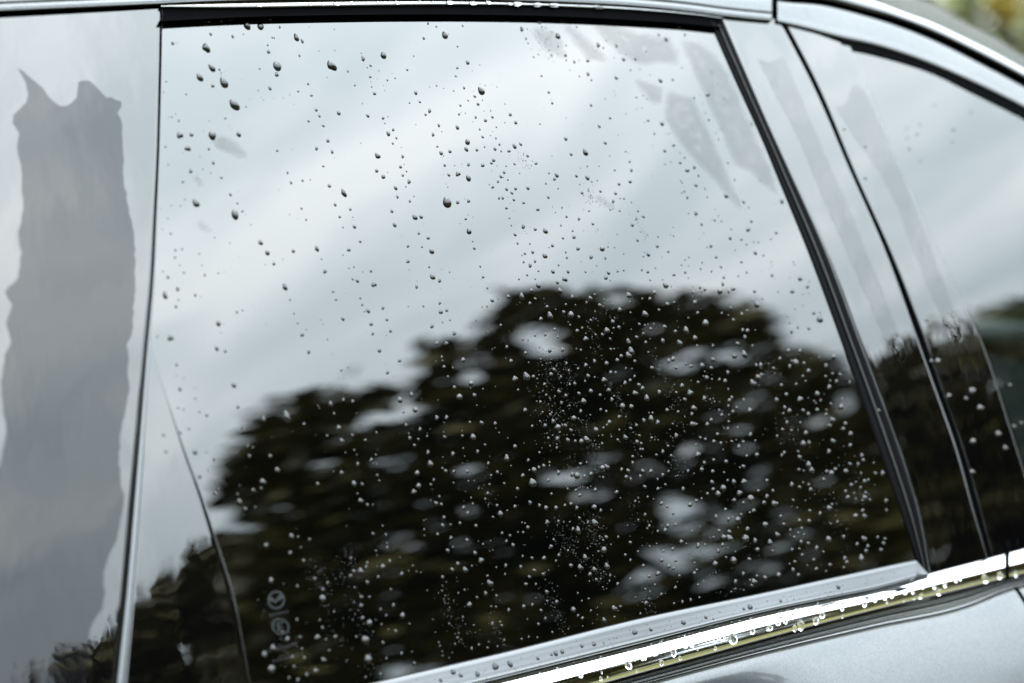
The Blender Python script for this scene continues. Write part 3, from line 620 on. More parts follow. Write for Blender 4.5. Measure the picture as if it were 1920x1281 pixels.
TILES = {
 (0, 0): "1295,326,24 1330,322,10 1545,360,48 1580,258,22 1745,275,20 1825,257,12 1850,192,42 1568,160,18 1658,156,20 1725,147,16 1748,142,10 1540,163,10 1588,512,38 1645,522,18 1660,545,12 1655,562,8 1683,538,8 1498,582,42 1595,644,26 1678,622,54 1247,612,16 1228,690,14 1396,708,16 1757,788,56 1845,800,14 1873,745,10 1690,888,18 1287,878,16 1265,880,10 1340,905,20 1348,1015,40 1435,1010,30 1592,1015,50 1790,1008,32 1240,1100,20 1408,1113,38 1567,1118,22 1600,1222,24 1500,1175,12 1428,1275,20 1522,1270,14 1715,943,9 1738,972,8 1528,985,10 1570,908,12",
 (480, 0): "33,198,44 107,145,14 178,206,16 301,283,34 347,310,22 88,340,14 94,390,24 158,498,54 155,560,28 326,418,16 27,516,14 104,663,24 17,680,12 390,629,16 316,686,16 416,716,20 472,384,9 592,378,8 588,220,8 565,494,48 689,536,14 741,640,14 803,440,28 789,399,10 860,493,18 834,507,10 857,577,18 862,612,7 868,652,12 889,702,24 955,417,34 922,531,9 985,602,13 1043,587,12 1021,551,6 965,680,7 957,641,6 1134,524,16 1183,421,10 1258,288,18 1290,178,14 1352,201,14 1415,266,38 1511,350,13 1587,470,26 1678,487,10 1510,510,18 1497,571,14 1354,643,14 1407,663,7 1482,682,12 1561,660,18 1688,683,40 1680,633,7 1640,724,17 1591,755,12 1665,782,22 1698,751,10 1807,652,9 1533,792,17 1522,858,16 1569,848,9 1535,846,7 1648,880,17 1721,904,24 1760,830,12 1773,879,18 1867,780,10 1907,860,22 1867,920,10 1803,954,12 1627,913,7 1510,956,26 1678,970,14 1700,1028,18 1760,1018,9 1799,1037,14 1776,987,7 1586,1065,30 1826,1084,17 1714,1102,14 1577,1121,26 1656,1125,20 1792,1118,22 1838,1134,13 1897,1133,24 1782,1202,24 1765,1224,20 1876,1246,12 1807,1244,8 1198,697,24 1229,765,17 1302,832,24 1272,860,18 1371,941,19 1394,988,8 1328,1010,22 1360,1100,16 1388,1149,26 1455,1136,24 1415,1240,18 1490,1242,9 1594,1235,22 1700,1240,26 452,825,22 475,870,18 620,849,28 393,909,18 504,944,20 838,869,22 953,887,20 989,876,9 966,926,11 992,1003,28 1029,973,20 1053,1036,16 1026,1077,16 539,1056,24 454,1114,26 571,1139,22 159,1130,20 505,1247,18 590,1186,8 911,1170,34 1100,1174,22 1084,1252,22 1111,1233,8 905,1282,24 1199,934,8 786,1074,9 798,777,9 203,734,10 134,736,8 252,711,10 283,783,8 57,750,10 40,733,8",
 (960, 0): "73,220,26 105,290,16 121,326,12 144,370,7 163,428,13 221,569,16 276,693,18 302,774,18 292,750,7 205,170,20 299,240,12 254,212,10 343,272,32 346,348,16 405,341,14 401,415,22 407,450,14 467,465,20 504,452,10 370,154,14 435,184,10 474,270,10 568,456,24 435,527,12 505,573,14 570,556,24 595,601,16 647,339,28 685,360,16 709,303,14 783,343,22 836,446,26 853,408,14 924,444,20 780,584,24 889,525,16 1007,388,18 1101,263,20 1155,297,28 1255,205,18 1297,263,20 962,519,12 1037,563,12 1113,605,30 1206,598,20 1275,508,16 1497,540,16 1540,628,14 1468,710,32 1366,733,20 1590,740,14 1620,766,16 1430,776,12 1450,846,16 1476,899,20 1528,996,12 1798,930,22 765,684,11 775,715,9 932,730,16 983,716,14 1010,742,12 936,817,12 972,808,12 855,853,10 593,790,20 736,886,20 654,948,22 797,1013,12 699,1073,22 733,1168,12 549,1143,32 403,1042,24 443,1158,22 565,1247,14 515,1262,10 653,1247,12 1021,905,20 1125,928,28 1069,1002,18 1212,1089,24 1145,1131,24 1160,1007,10 853,1136,16 883,1213,18 1261,1145,14 1295,1183,18 1262,1220,22 1368,1254,26 1192,1213,12 1147,1230,14 1315,1277,30 1550,1044,16 1620,1222,18 28,920,22 65,1083,20 19,1098,28 117,1170,20 180,1226,22 19,1230,16 153,1208,9 130,1262,8 896,1277,22 770,1277,16",
 (0, 320): "1430,5,28 1580,15,12 1660,53,22 1371,84,22 1728,180,24 1468,245,46 1780,246,18 1818,304,20 1762,330,50 1842,334,10 1386,216,14 1286,262,14 1353,265,14 1280,472,22 1610,502,16 1218,436,12 1258,358,14 1315,596,22 1366,588,18 1313,651,22 1493,623,16 1515,711,16 1349,710,16 1379,766,22 1535,783,22 1637,769,18 1221,758,16 1260,800,28 1332,888,32 1237,935,38 1464,934,24 1507,946,12 1338,970,18 1320,1020,26 1776,1062,22 1820,1048,18 1638,1147,34 1180,1244,18 1278,1255,40 1660,1215,12 1725,543,12 1880,405,12",
 (480, 320): "236,15,18 263,90,20 349,75,18 175,144,10 550,115,26 657,167,36 593,256,22 707,291,20 628,347,20 341,284,18 653,426,14 738,421,26 376,368,18 252,330,12 313,358,8 730,369,8 955,46,30 1047,131,26 1061,197,20 1124,121,12 1101,36,20 1129,6,12 1148,83,28 1154,229,18 1185,193,11 1019,305,24 1039,408,28 1191,350,32 1238,347,28 1258,398,7 1221,471,20 1291,505,22 1245,572,16 1140,566,22 1091,489,7 1317,606,32 1140,681,26 1151,743,9 1299,722,16 1324,797,34 1377,825,24 1384,740,6 1398,740,6 1452,761,11 1204,871,22 1383,885,7 1446,33,20 1514,25,30 1593,56,32 1432,238,54 1512,238,24 1594,228,24 1573,362,18 1589,332,7 1627,348,7 1597,456,32 1625,531,12 1637,583,20 1682,719,14 1703,798,19 1690,814,6 1735,881,16 1771,973,28 1816,963,12 1891,945,24 1697,1022,12 1732,1018,14 1650,1124,15 1626,1138,9 1613,1178,11 1597,1207,8 1650,1172,6 1676,1190,7 1671,1088,6 1836,1160,18 1487,1220,28 1379,993,22 1386,1060,30 1430,1048,24 1454,1121,14 1400,1138,12 1320,1167,28 1255,1017,16 1415,998,6 1776,123,22 1815,82,18 1836,45,20 1861,14,20 1888,69,14 1750,104,9 1879,140,22 1823,206,20 1851,205,20 1878,281,20 1901,357,14 1915,165,16 1915,411,12 34,540,32 86,617,32 134,699,24 280,604,26 456,585,32 492,663,14 696,594,28 652,633,14 781,532,20 517,755,30 697,732,14 733,723,14 862,753,20 760,827,26 724,814,16 884,855,32 216,873,36 578,908,20 600,968,20 255,969,18 782,957,18 797,1006,18 841,1053,28 815,1057,14 952,1030,24 982,1118,22 864,1151,26 876,1223,24 1008,1203,22 651,1112,26 285,1072,18 313,1145,18 346,1231,30 536,1266,16 485,1118,12 503,1153,12 376,1192,12",
 (960, 320): "27,135,22 119,132,24 3,170,16 14,219,20 87,241,20 194,291,24 335,35,28 318,64,22 254,97,14 346,134,14 272,200,18 278,19,14 56,20,11 483,40,20 565,55,28 598,83,14 640,74,13 508,103,11 539,94,8 525,166,22 573,142,11 663,155,18 777,171,22 810,208,13 840,210,16 759,230,24 803,101,22 886,82,26 895,236,14 945,303,16 985,345,20 933,361,17 903,408,24 881,326,8 808,302,16 737,293,14 755,289,11 579,302,16 554,240,9 502,362,22 409,345,17 375,277,15 325,313,10 429,265,7 304,271,7 84,419,28 174,440,24 250,453,30 22,480,20 367,411,15 455,452,15 465,499,24 606,400,21 630,458,9 382,507,17 109,472,7 303,562,22 278,577,10 41,546,15 134,549,14 155,612,22 96,622,18 75,636,10 246,640,30 403,612,14 412,653,18 173,680,20 87,685,17 136,711,26 238,687,6 349,708,16 495,585,26 677,586,32 720,571,13 769,576,12 593,648,28 700,656,17 634,713,11 518,683,9 838,624,12 789,477,11 942,523,21 1095,496,15 1090,567,24 1172,608,20 1022,630,26 984,644,14 307,758,28 420,758,22 395,815,30 198,753,14 113,784,16 173,813,12 52,814,14 340,838,24 198,862,30 146,898,28 359,902,30 421,878,8 551,760,15 601,760,7 723,767,24 704,804,26 737,823,12 792,755,17 837,748,15 974,744,17 1019,759,22 1074,730,12 1037,821,15 1130,818,12 1215,781,24 1299,763,20 1271,709,14 1324,714,14 1297,669,14 1327,649,14 1323,805,14 1427,690,16 1415,737,16 1497,755,18 1567,723,20 1531,649,22 1492,565,24 1463,574,14 1636,506,24 1720,516,22 1760,553,18 1771,441,32 1795,380,22 1521,372,20 1571,378,16 1606,188,30 1380,320,28 1423,403,20 1379,110,24 1315,200,22 1293,156,18 1274,167,14 1398,36,20 1265,75,14 1446,134,16 1465,198,14 1669,68,20 1737,235,22 1645,440,16 1674,595,14 1721,686,20 1825,618,26 1886,636,18 1848,536,16 1813,536,14 1760,764,18 1698,790,16 1589,802,20 1581,850,24 1660,886,30 1559,905,32 1626,905,22 1446,890,22 1411,876,22 1425,905,14 1358,912,20 1819,906,24 1806,973,16 1838,1006,32 1877,960,18 1522,288,12 1325,321,14 1548,340,12 1207,425,12 1187,482,11 1214,494,12 875,935,32 1152,862,34 1068,915,26 668,906,12 620,930,18 587,957,26 559,989,16 1034,962,24 977,961,14 885,985,14 658,1010,24 682,1016,10 1165,1002,28 1215,988,16 1371,988,28 451,946,22 404,1004,16 475,1007,10 692,965,12 752,1001,10 73,942,30 174,962,18 134,995,20 263,1021,22 285,1089,34 216,1113,26 388,1062,22 441,1081,34 328,1042,9 240,961,8 502,1098,18 623,1057,11 592,1123,18 755,1133,26 808,1043,26 997,1078,34 889,1065,14 1102,1046,20 1392,1067,22 1323,1105,14 320,1191,22 250,1229,22 173,1236,18 262,1198,10 343,1248,16 304,1228,10 489,1202,24 526,1181,17 436,1158,14 422,1136,9 80,1265,20 121,1270,12 711,1199,34 678,1231,22 801,1175,24 761,1181,14 955,1153,20 996,1160,14 1040,1187,20 935,1250,22 985,1222,18 1145,1172,26 1225,1206,22 1305,1198,34 1372,1255,30 1450,1145,36 1660,1120,22 1723,1076,24 1763,1051,20 1730,1196,24 1765,1201,28 1746,1249,26 1640,1030,18 1573,1070,18 1622,1085,14 627,1231,16 552,1262,30 736,1262,16 601,1247,9 645,1163,6 629,1112,9 750,1220,10 575,1140,8 870,1274,24 1130,1275,28",
 (1440, 320): "104,230,30 62,467,24 23,512,18 31,785,24 241,811,32 297,870,28 182,905,30 75,909,16 344,1068,26 388,1115,40 390,1065,16 204,1040,14 146,1093,14 223,1172,20 307,1184,24 163,1145,16 178,1207,26 31,712,12 25,685,12 190,685,16 308,832,14 307,920,12 266,925,12",
 (0, 640): "1625,55,32 1690,75,26 1325,177,26 1349,358,32 1753,330,34 1785,493,28 1550,556,28 1495,530,20 1825,653,26 1463,832,36 1607,886,28 1498,1015,34 1464,429,20 1335,499,20 1377,510,20 1252,460,20 1420,657,22 1350,686,26 1549,832,18 1560,968,18 1856,785,26 1897,796,20 1871,862,28 1900,1118,30 1797,1205,36 1615,1140,30 1637,1110,26 1783,1148,24 1840,1258,32 1915,1245,20 1324,256,12 1467,350,12",
 (480, 640): "395,80,28 925,70,28 1077,145,26 987,234,26 640,217,20 615,242,10 617,277,10 656,278,10 684,338,15 634,332,14 574,94,9 971,166,8 1127,299,9 55,585,34 230,565,52 560,470,32 656,440,24 725,452,26 586,544,20 1079,441,32 1166,400,30 1195,515,32 1106,531,18 620,650,34 643,748,34 785,623,18 904,685,20 723,705,24 820,742,22 1126,628,24 1230,661,24 1146,693,14 1154,727,26 1217,735,18 1283,713,18 1285,690,10 1188,781,24 1290,835,28 1356,575,30 1429,572,26 1410,610,11 1407,681,12 1415,718,22 1548,710,20 1546,672,10 1604,608,18 1692,612,26 1794,617,22 1798,652,9 1824,686,11 1888,726,9 1628,719,34 1718,777,18 1554,803,14 1477,845,30 1662,828,26 1549,916,11 1742,916,22 1880,878,34 1913,934,12 1754,865,9 1308,920,40 1208,990,32 1220,1085,34 1184,1128,32 1312,1076,20 1333,1040,20 1398,953,18 1423,974,26 1483,977,22 1584,976,24 1593,1049,15 1637,1046,11 1763,1006,18 1811,983,24 1840,997,10 1751,1074,17 1862,1067,19 1670,1105,14 1738,1141,22 1720,1183,18 1613,1175,14 1626,1220,18 1557,1248,24 1482,1062,15 1375,1166,20 1351,1216,30 1390,1224,22 1309,1194,14 1808,1232,22 1777,1157,7 1743,1226,11 1884,1270,14 1355,15,28 1429,15,26 1393,118,18 1348,152,12 1410,192,22 1476,199,14 1440,265,17 1554,140,30 1612,316,34 1591,274,11 1488,345,24 1525,417,38 1638,405,28 1656,481,11 1795,341,8 1881,42,22 1912,148,26 107,862,30 160,966,34 52,1054,42 40,1103,26 463,1071,28 735,1070,34 797,1074,24 785,1197,34 836,1228,24 877,1227,16 763,921,26 642,987,30 909,1006,20 925,1046,18 865,890,26 900,853,18 905,918,16 880,915,14 761,1143,18 1240,433,9 755,540,12 671,835,14 737,818,18 360,622,26 534,710,22",
 (960, 640): "101,88,24 283,68,28 379,62,24 205,47,12 175,53,9 22,282,34 109,265,42 160,265,24 46,365,18 125,160,11 215,135,14 224,108,11 228,181,10 316,213,22 293,248,26 367,267,18 408,165,18 425,220,18 517,66,16 495,206,16 553,180,26 571,261,26 548,300,16 618,150,24 620,270,13 709,166,28 689,290,30 740,234,22 777,234,18 790,142,26 741,60,18 765,57,11 819,111,24 874,105,34 893,75,36 875,8,26 920,150,20 853,203,14 900,206,10 919,263,18 886,293,22 847,313,26 951,327,26 978,352,28 923,390,32 1010,427,32 1003,8,20 1050,200,26 1022,82,13 1104,382,28 1176,147,28 1208,133,30 1229,198,22 1257,14,32 1132,5,20 1303,170,18 1341,186,24 1426,182,30 1494,200,26 1507,138,26 1388,33,17 1507,33,18 1693,18,28 1666,110,32 1740,98,38 1803,32,18 1833,180,22 1865,178,28 1618,235,26 1460,273,28 1437,263,14 1499,285,15 1555,287,20 1598,298,26 1396,308,20 1445,228,12 1274,333,30 1334,387,34 1296,437,26 1232,385,18 1163,516,26 1245,529,20 1363,502,34 1349,545,26 1442,428,28 1487,436,14 1519,453,14 1622,360,16 1808,315,38 1845,270,32 1867,250,22 1630,443,26 1648,422,22 1737,438,18 1783,518,30 1623,485,18 1684,498,20 1656,528,24 1573,553,24 1553,517,18 1627,552,14 1625,603,18 1493,590,24 1464,623,26 1350,620,30 1368,622,22 1386,622,16 1206,620,14 1618,655,20 1590,652,12 1691,648,18 1540,697,24 1788,700,26 1824,746,16 1231,708,30 1412,724,20 1450,735,20 1514,752,26 1566,764,22 1380,775,16 1648,752,20 1734,755,24 1701,790,28 1681,740,12 1605,903,26 1583,813,13 1735,940,26 1760,860,20 1836,852,30 1710,948,14 1394,848,32 1170,786,20 1131,828,24 1193,857,18 1083,853,20 1173,912,18 1174,975,18 1130,1003,24 1092,1035,16 1041,975,28 981,975,26 962,1012,24 871,972,28 822,962,24 857,1018,26 890,1033,20 905,865,22 905,912,22 971,865,12 963,810,18 980,811,18 938,755,26 969,767,20 955,708,20 1047,725,18 1071,740,10 1096,740,10 1042,581,36 1093,608,30 989,595,26 1054,538,15 1028,538,11 933,630,22 891,654,22 850,722,30 793,740,20 805,665,15 730,607,28 712,628,16 803,567,24 855,565,10 829,487,32 895,490,30 749,438,24 726,367,28 765,411,13 661,404,22 591,374,28 502,392,24 536,450,34 471,319,22 433,325,16 404,408,22 352,378,24 371,462,22 432,484,16 515,525,24 587,553,12 665,513,20 707,526,18 463,577,30 384,525,16 243,323,22 256,403,18 212,455,20 232,374,11 285,430,12 98,517,28 287,550,20 298,535,14 229,532,15 308,600,28 248,632,24 210,600,14 151,637,20 343,645,38 401,633,24 442,668,24 358,683,16 378,630,14 340,730,28 273,727,20 419,742,28 474,749,22 519,751,30 558,738,36 630,665,30 686,650,17 678,706,13 650,710,9 676,768,18 745,716,12 335,800,17 335,773,11 206,835,18 285,785,14 22,789,28 122,893,22 202,947,22 166,967,32 238,935,26 281,908,15 281,933,13 131,967,14 81,1008,26 349,985,28 452,998,28 486,1007,40 544,1012,22 513,920,24 560,908,14 592,995,28 677,950,34 711,944,30 683,1021,18 273,1042,24 155,1062,48 41,1107,24 296,1145,20 479,1117,20 417,1106,16 508,1154,24 566,1102,13 624,1114,26 785,1131,26 813,1175,11 924,1200,18 947,1173,11 953,1206,9 1017,1168,17 996,1092,24 1094,1107,24 1150,1076,17 1283,1107,26 1241,1008,11 1320,973,22 1365,992,12 1423,962,28 1505,977,26 1500,1058,28 1442,912,24 1512,890,22 1583,1100,36 1508,1110,26 1544,1144,34 1466,1143,22 1664,1055,30 1738,1052,34 1617,1044,18 1591,985,16 1705,1138,32 1790,1182,42 1667,1192,26 1735,1212,22 1889,1210,28 1847,1122,22 1383,1197,26 1422,1180,16 1334,1226,30 1121,1216,26 1165,1240,18 1600,1263,26 1812,1270,30 1911,1163,28 1911,1045,24 136,1212,26 206,1232,24 255,1250,30 330,1250,28 397,1231,20 442,1220,26 486,1250,26 616,1244,32 22,1240,24 665,1270,22 745,1266,10",
 (1440, 640): "208,160,36 180,150,22 163,188,26 240,72,26 270,165,24 303,222,30 151,70,26 89,130,24 41,203,24 434,182,28 492,116,30 210,322,22 261,262,20 282,298,18 100,330,24 540,250,26 513,300,26 484,243,22 432,264,22 459,343,32 466,297,18 613,307,22 368,395,32 137,400,26 239,434,34 64,440,28 394,445,22 345,450,18 359,465,16 547,492,34 553,434,24 472,470,22 125,497,24 160,522,30 115,542,18 263,520,26 302,546,28 368,515,28 436,549,26 438,516,18 482,590,36 462,633,28 580,618,28 564,657,28 619,694,32 141,608,24 243,610,20 109,662,22 176,669,22 283,688,30 68,712,20 263,768,34 307,761,26 486,750,32 456,827,30 616,781,28 703,857,28 714,892,26 122,836,24 104,855,22 226,828,20 237,870,30 303,927,38 325,967,36 232,962,22 268,972,18 440,977,26 473,990,34 504,960,28 583,975,32 615,922,26 675,922,26 697,990,20 178,1075,30 237,1095,24 319,1112,28 305,1075,20 263,1060,16 36,1122,22 418,1037,26 45,1217,36 67,1217,22 188,1192,20 313,1272,24 458,1252,34 480,1225,22 597,1170,30 624,1078,28 582,1125,24 645,1140,18 660,1055,18 724,1050,30 752,1040,22 724,1172,34 710,1195,24 764,1190,22 658,1184,20 733,1138,24 885,1197,28 805,992,26 859,990,32 793,912,20 694,1097,22 710,1270,26 888,1268,22",
 (480, 960): "267,184,34 315,187,22 403,207,24 257,308,32 76,252,36 357,367,28 336,268,20 113,515,38 311,559,26 441,502,30 537,533,26 502,583,28 500,650,44 585,750,22 878,165,24 951,105,18 975,173,22 985,268,24 983,235,16 900,293,20 909,325,14 712,347,24 835,383,24 827,412,26 787,445,40 735,447,30 711,480,28 835,530,30 951,410,36 909,410,16 1003,370,28 917,488,24 1093,465,30 1176,405,18 1203,447,14 790,640,30 851,640,22 788,704,30 735,677,18 740,567,20 1012,582,20 1031,700,28 935,732,22 977,777,22 1098,778,34 1285,590,14 1152,840,18 799,797,32 850,833,42 900,812,16 942,845,20 995,884,18 1048,896,28 880,900,16 479,812,22 499,870,28 307,810,28 235,955,36 200,905,26 461,940,40 329,940,26 596,937,32 525,958,24 752,938,24 820,960,56 953,982,26 130,1022,44 64,1070,42 345,1028,26 275,1090,30 362,1095,28 117,1180,56 285,1160,28 507,1110,36 548,1040,24 448,1193,40 381,1222,32 840,1105,54 978,1100,22 1092,1062,28 1170,1050,16 1187,1136,24 938,1218,26 822,1240,22 247,1245,28 315,1262,34 1328,809,14 1345,903,13 1410,42,24 1400,103,28 1460,95,16 1530,85,22 1650,105,24 1362,168,24 1462,196,26 1582,213,26 1668,220,11 1703,243,18 1261,133,18 1263,178,14 1260,66,13 1438,292,28 1478,264,18 1643,310,30 1775,287,11 1761,218,11 1514,390,28 1472,434,28 1569,435,34 1687,363,34 1619,405,16 1873,403,24 1802,416,16 1868,468,16 1399,490,24 1429,527,13 1736,480,20 1754,536,40 1774,585,11 1697,541,9 1565,585,18 1517,610,16 1722,612,28 1658,643,20 1600,697,34 1568,712,10 1764,710,17 1800,713,18 1804,630,20 1830,664,9 1895,737,24 1552,790,18 1633,850,17 1773,838,26 1831,826,18 1843,853,22 1395,593,16 1420,630,16 1410,655,14 1444,655,12 1417,685,14 1440,688,12 1453,720,14 1450,840,16 1468,855,13 1520,910,16 1512,945,22 1523,972,12 1493,993,18 1371,980,16 1380,1006,18 1397,1047,15 1399,1080,16 1449,1097,15 1473,1056,14 1618,1025,22 1672,997,20 1737,1020,20 1745,975,13 1810,1010,15 1862,963,18 1832,15,34 1778,40,18 1588,8,26 1845,160,20 1878,220,22 1905,178,20 1585,915,11 1645,905,9 1680,887,9",
 (960, 960): "263,78,30 348,70,20 388,78,13 434,75,14 506,46,20 119,117,26 75,80,13 97,85,13 84,154,20 45,152,14 457,128,24 495,138,36 570,78,18 620,82,38 707,190,26 684,213,18 657,183,12 796,188,16 742,245,12 8,250,26 313,210,18 293,260,26 567,275,14 420,290,18 366,284,11 887,230,24 688,285,36 648,297,16 351,325,22 330,367,18 80,333,18 150,347,22 240,347,28 548,342,34 850,323,20 888,362,20 945,297,16 711,408,34 442,403,30 512,417,38 618,433,30 66,413,24 167,440,26 234,468,24 130,488,26 585,468,28 632,508,22 665,503,14 736,477,18 731,518,14 770,486,9 792,540,24 580,520,12 887,503,22 105,543,28 179,543,18 275,438,11 262,602,26 493,610,16 575,652,18 524,668,14 682,565,13 709,577,9 335,675,26 264,670,18 180,645,11 88,710,28 152,697,22 218,740,24 459,733,32 495,778,20 528,797,24 592,740,16 670,687,9 641,716,9 767,725,38 813,710,20 796,742,10 769,788,18 690,812,30 250,800,20 199,843,22 116,805,13 530,858,11 605,838,9 640,772,9 423,878,11 303,903,18 126,938,16 190,942,16 72,955,18 963,763,16 1005,683,28 1027,650,11 927,640,12 1120,617,20 1072,547,16 1034,598,14 1000,580,18 1225,567,22 1215,687,17 1278,675,20 1340,660,20 1405,642,16 1395,547,20 1368,460,26 1386,435,18 1255,478,18 1175,408,26 1211,423,20 1122,362,26 1095,460,30 1028,482,22 985,403,22 1228,365,20 1205,278,22 1135,293,20 1032,258,14 1085,238,12 1270,225,28 1307,238,13 1149,137,28 1168,103,26 1094,145,18 1029,105,22 1014,125,16 947,60,14 998,20,20 1208,12,18 1227,95,18 1306,123,13 1352,145,16 1414,113,13 1530,35,26 1624,55,26 1657,42,16 1692,57,34 1720,20,22 1783,5,18 1898,95,36 1765,128,30 1553,143,26 1630,150,30 1588,190,34 1630,200,42 1752,198,42 1823,216,30 1841,283,30 1580,247,28 1397,252,30 1446,245,16 1512,190,18 1548,292,24 1522,388,34 1605,342,18 1660,362,38 1780,357,28 1675,298,12 1620,270,13 1734,464,26 1676,522,30 1815,523,36 1785,513,18 1800,552,24 1837,480,20 1898,495,30 1675,577,16 1645,600,14 1738,587,12 1436,520,15 1530,457,11 1326,285,12 1328,310,14 1344,352,13 1370,382,14",
 (1440, 960): "95,32,22 235,65,26 308,68,28 118,93,24 70,172,32 197,190,22 228,158,22 248,225,26 302,237,26 15,230,34 181,283,22 235,278,20 255,322,24 365,270,30 453,205,36 568,187,26 720,203,34 668,242,26 748,258,26 735,293,28 847,285,30 866,237,28 877,203,26 822,190,24 698,350,38 590,377,30 575,348,30 465,398,28 362,428,26 343,360,22 201,375,24 162,390,16 187,435,28 78,472,32 228,474,26 295,400,14 435,445,16 415,300,20 655,30,34 722,32,32 390,12,26 520,75,22 471,88,18 568,418,20 167,135,18 270,170,18 252,122,22 33,293,20",
}
def blur_px(px, py):
    P = hit(px, py); d = (P - EYE).dot(FW)
    return 46.0 * abs(d - 1.165) / d
wd = []
for (ox, oy), s in TILES.items():
    for tok in s.split():
        x, y, z = map(float, tok.split(','))
        px, py, sz = ox + x / 4, oy + y / 4, z / 4
        b = blur_px(px, py) * 0.8
        sz = max(sqrt(max(sz * sz - b * b * 0.6, 0)), 0.75 * sz)
        wd.append((px, py, sz))
zero = lambda x, y: 0.0
SEAL_PROF = rail([(0, 1.6), (0.03, 2.6), (0.12, 3.4), (0.3, 4.2), (0.55, 5.2), (0.8, 6.2), (0.95, 6.6), (1.0, 6.0)])
def seal_off(px, py):
    a, b = BELT_T(px), BELT_B(px)
    return SEAL_PROF(min(1, max(0, (py - a) / (b - a)))) / 1000
LIP_PROF = rail([(0, 1.5), (0.25, 3.4), (0.6, 4.0), (0.85, 3.2), (1, 1.4)])
def lip_off(px, py):
    a, b = LIP_UP(px), SEAL_UP(px)
    return LIP_PROF(min(1, max(0, (py - a) / (b - a)))) / 1000
trim_off = lambda x, y: 0.001
def toks(ox, oy, s): return [(ox + a / 4, oy + b / 4, c / 4) for a, b, c in (map(float, t.split(',')) for t in s.split())]
seal_d = toks(960, 960, "193,1098,22 295,1070,18 327,1060,30 376,1048,28 523,1005,22 615,990,30 685,981,10 920,902,36 1040,880,24 1285,828,32 1453,790,22 1510,803,12 1738,728,18 1785,712,32") + toks(480, 960, "1478,1200,36 1535,1225,28 1660,1215,34 1795,1158,44 1905,1140,36 1385,1262,24") + toks(1440, 960, "95,668,20 527,562,28")
chrome_d = toks(960, 960, "515,1220,34 665,1250,24 672,1205,12 718,1237,10 872,1150,50 937,1190,18 980,1085,46 920,1098,22 1068,1060,36 1120,1130,34 1210,1055,42 1260,1095,24 1295,1005,34 1345,995,34 1525,955,38 1570,942,36 1525,1022,20 1655,950,58 1802,893,34 1392,1035,10 1912,880,20") + toks(1440, 960, "15,870,36 75,832,34 125,820,28 245,850,52 200,872,36 358,815,46 405,775,38 555,725,26 560,785,18 722,692,30 798,658,24 873,645,26 928,632,24 890,675,16 1028,608,24 1085,600,20 1098,648,18 1148,630,34 1245,565,24 1283,600,38 1325,545,26 1020,665,14 1160,570,16 1405,512,22 1440,503,18 1625,500,44 1737,475,36 1860,465,30")
lip_d = toks(480, 0, "25,40,50 405,30,34 505,28,40 605,28,52 720,22,42 825,22,22 917,20,34 1057,20,46 1232,16,28 1325,16,20 1453,20,58 1628,25,60 1740,20,42 1905,28,38") + toks(960, 0, "40,30,70 190,36,70 315,40,76 410,47,20 500,50,30 550,53,26 650,56,76")
trim_d = toks(1440, 640, "1272,150,34 1224,150,24 1355,408,30 1530,372,42 1590,500,38 1535,750,36 1484,430,24 1725,695,36 1778,800,32 1530,980,32 830,520,22") + toks(1440, 320, "730,55,18 1190,1120,20") + toks(1440, 0, "730,1100,16 570,970,14")
frnt_d = toks(1440, 0, "1390,972,26 1118,1008,20 1140,935,16 1040,965,16 1045,1035,18 1060,1120,22 1520,840,18 1380,1065,20 1250,790,16 1145,1210,18") + toks(1440, 640, "1815,330,32 1845,640,36 1900,615,30")
garn_d = toks(0, 640, "1243,828,20 1225,703,20")

COLW = ('far left', 'left', 'centre left', 'centre right', 'right', 'far right')
ROWW = ('top', 'upper', 'middle', 'lower', 'bottom')
wd.sort(key=lambda d: -d[2])
NOTHER = len(seal_d) + len(chrome_d) + len(lip_d) + len(trim_d) + len(frnt_d) + len(garn_d)
BIG = wd[:300 - NOTHER]
REST = wd[300 - NOTHER:]
def put(px, py, sz, off, meshes, asp, label, group, rot=None):
    o = bpy.data.objects.new('water_drop', random.choice(meshes))
    COL.objects.link(o)
    o.matrix_world = drop_matrix(px, py, sz, off, asp, random.gauss(0.22, 0.12) if rot is None else rot)
    o['label'], o['category'], o['group'] = label, 'water drop', group
    return o
cells = {}
for d in BIG:
    l = GAP_R(d[1]); r = CH_L(d[1])
    c = min(5, max(0, int((d[0] - l) / (r - l) * 6)))
    bot = min(1281, BELT_T(d[0])); q = min(4, max(0, int((d[1] - 30) / (bot - 30) * 5)))
    cells.setdefault((q, c), []).append(d)
ONES = ['', 'first', 'second', 'third', 'fourth', 'fifth', 'sixth', 'seventh', 'eighth', 'ninth', 'tenth', 'eleventh', 'twelfth', 'thirteenth', 'fourteenth', 'fifteenth', 'sixteenth', 'seventeenth', 'eighteenth', 'nineteenth']
TENS = {2: ('twenty', 'twentieth'), 3: ('thirty', 'thirtieth'), 4: ('forty', 'fortieth'), 5: ('fifty', 'fiftieth'), 6: ('sixty', 'sixtieth')}
def ordinal(n):
    if n < 20: return ONES[n]
    a, b = divmod(n, 10)
    return TENS[a][1] if b == 0 else TENS[a][0] + '-' + ONES[b]
for (q, c), ds in cells.items():
    where = f'{ROWW[q]} {COLW[c]} of the rear window'
    ds = sorted(ds, key=lambda d: d[1])
    big = max(ds, key=lambda d: d[2])
    for i, d in enumerate(ds):
        if len(ds) == 1: lab = f'only larger water drop in the {where}'
        elif d is big: lab = f'largest water drop in the {where}'
        elif i == 0: lab = f'highest of the larger water drops in the {where}'
        elif i == len(ds) - 1: lab = f'lowest of the larger water drops in the {where}'
        else: lab = f'{ordinal(i + 1)} highest larger water drop in the {where}'
        put(*d, zero, VARS, random.uniform(1.25, 1.6), lab, f'water drops in the {where}')
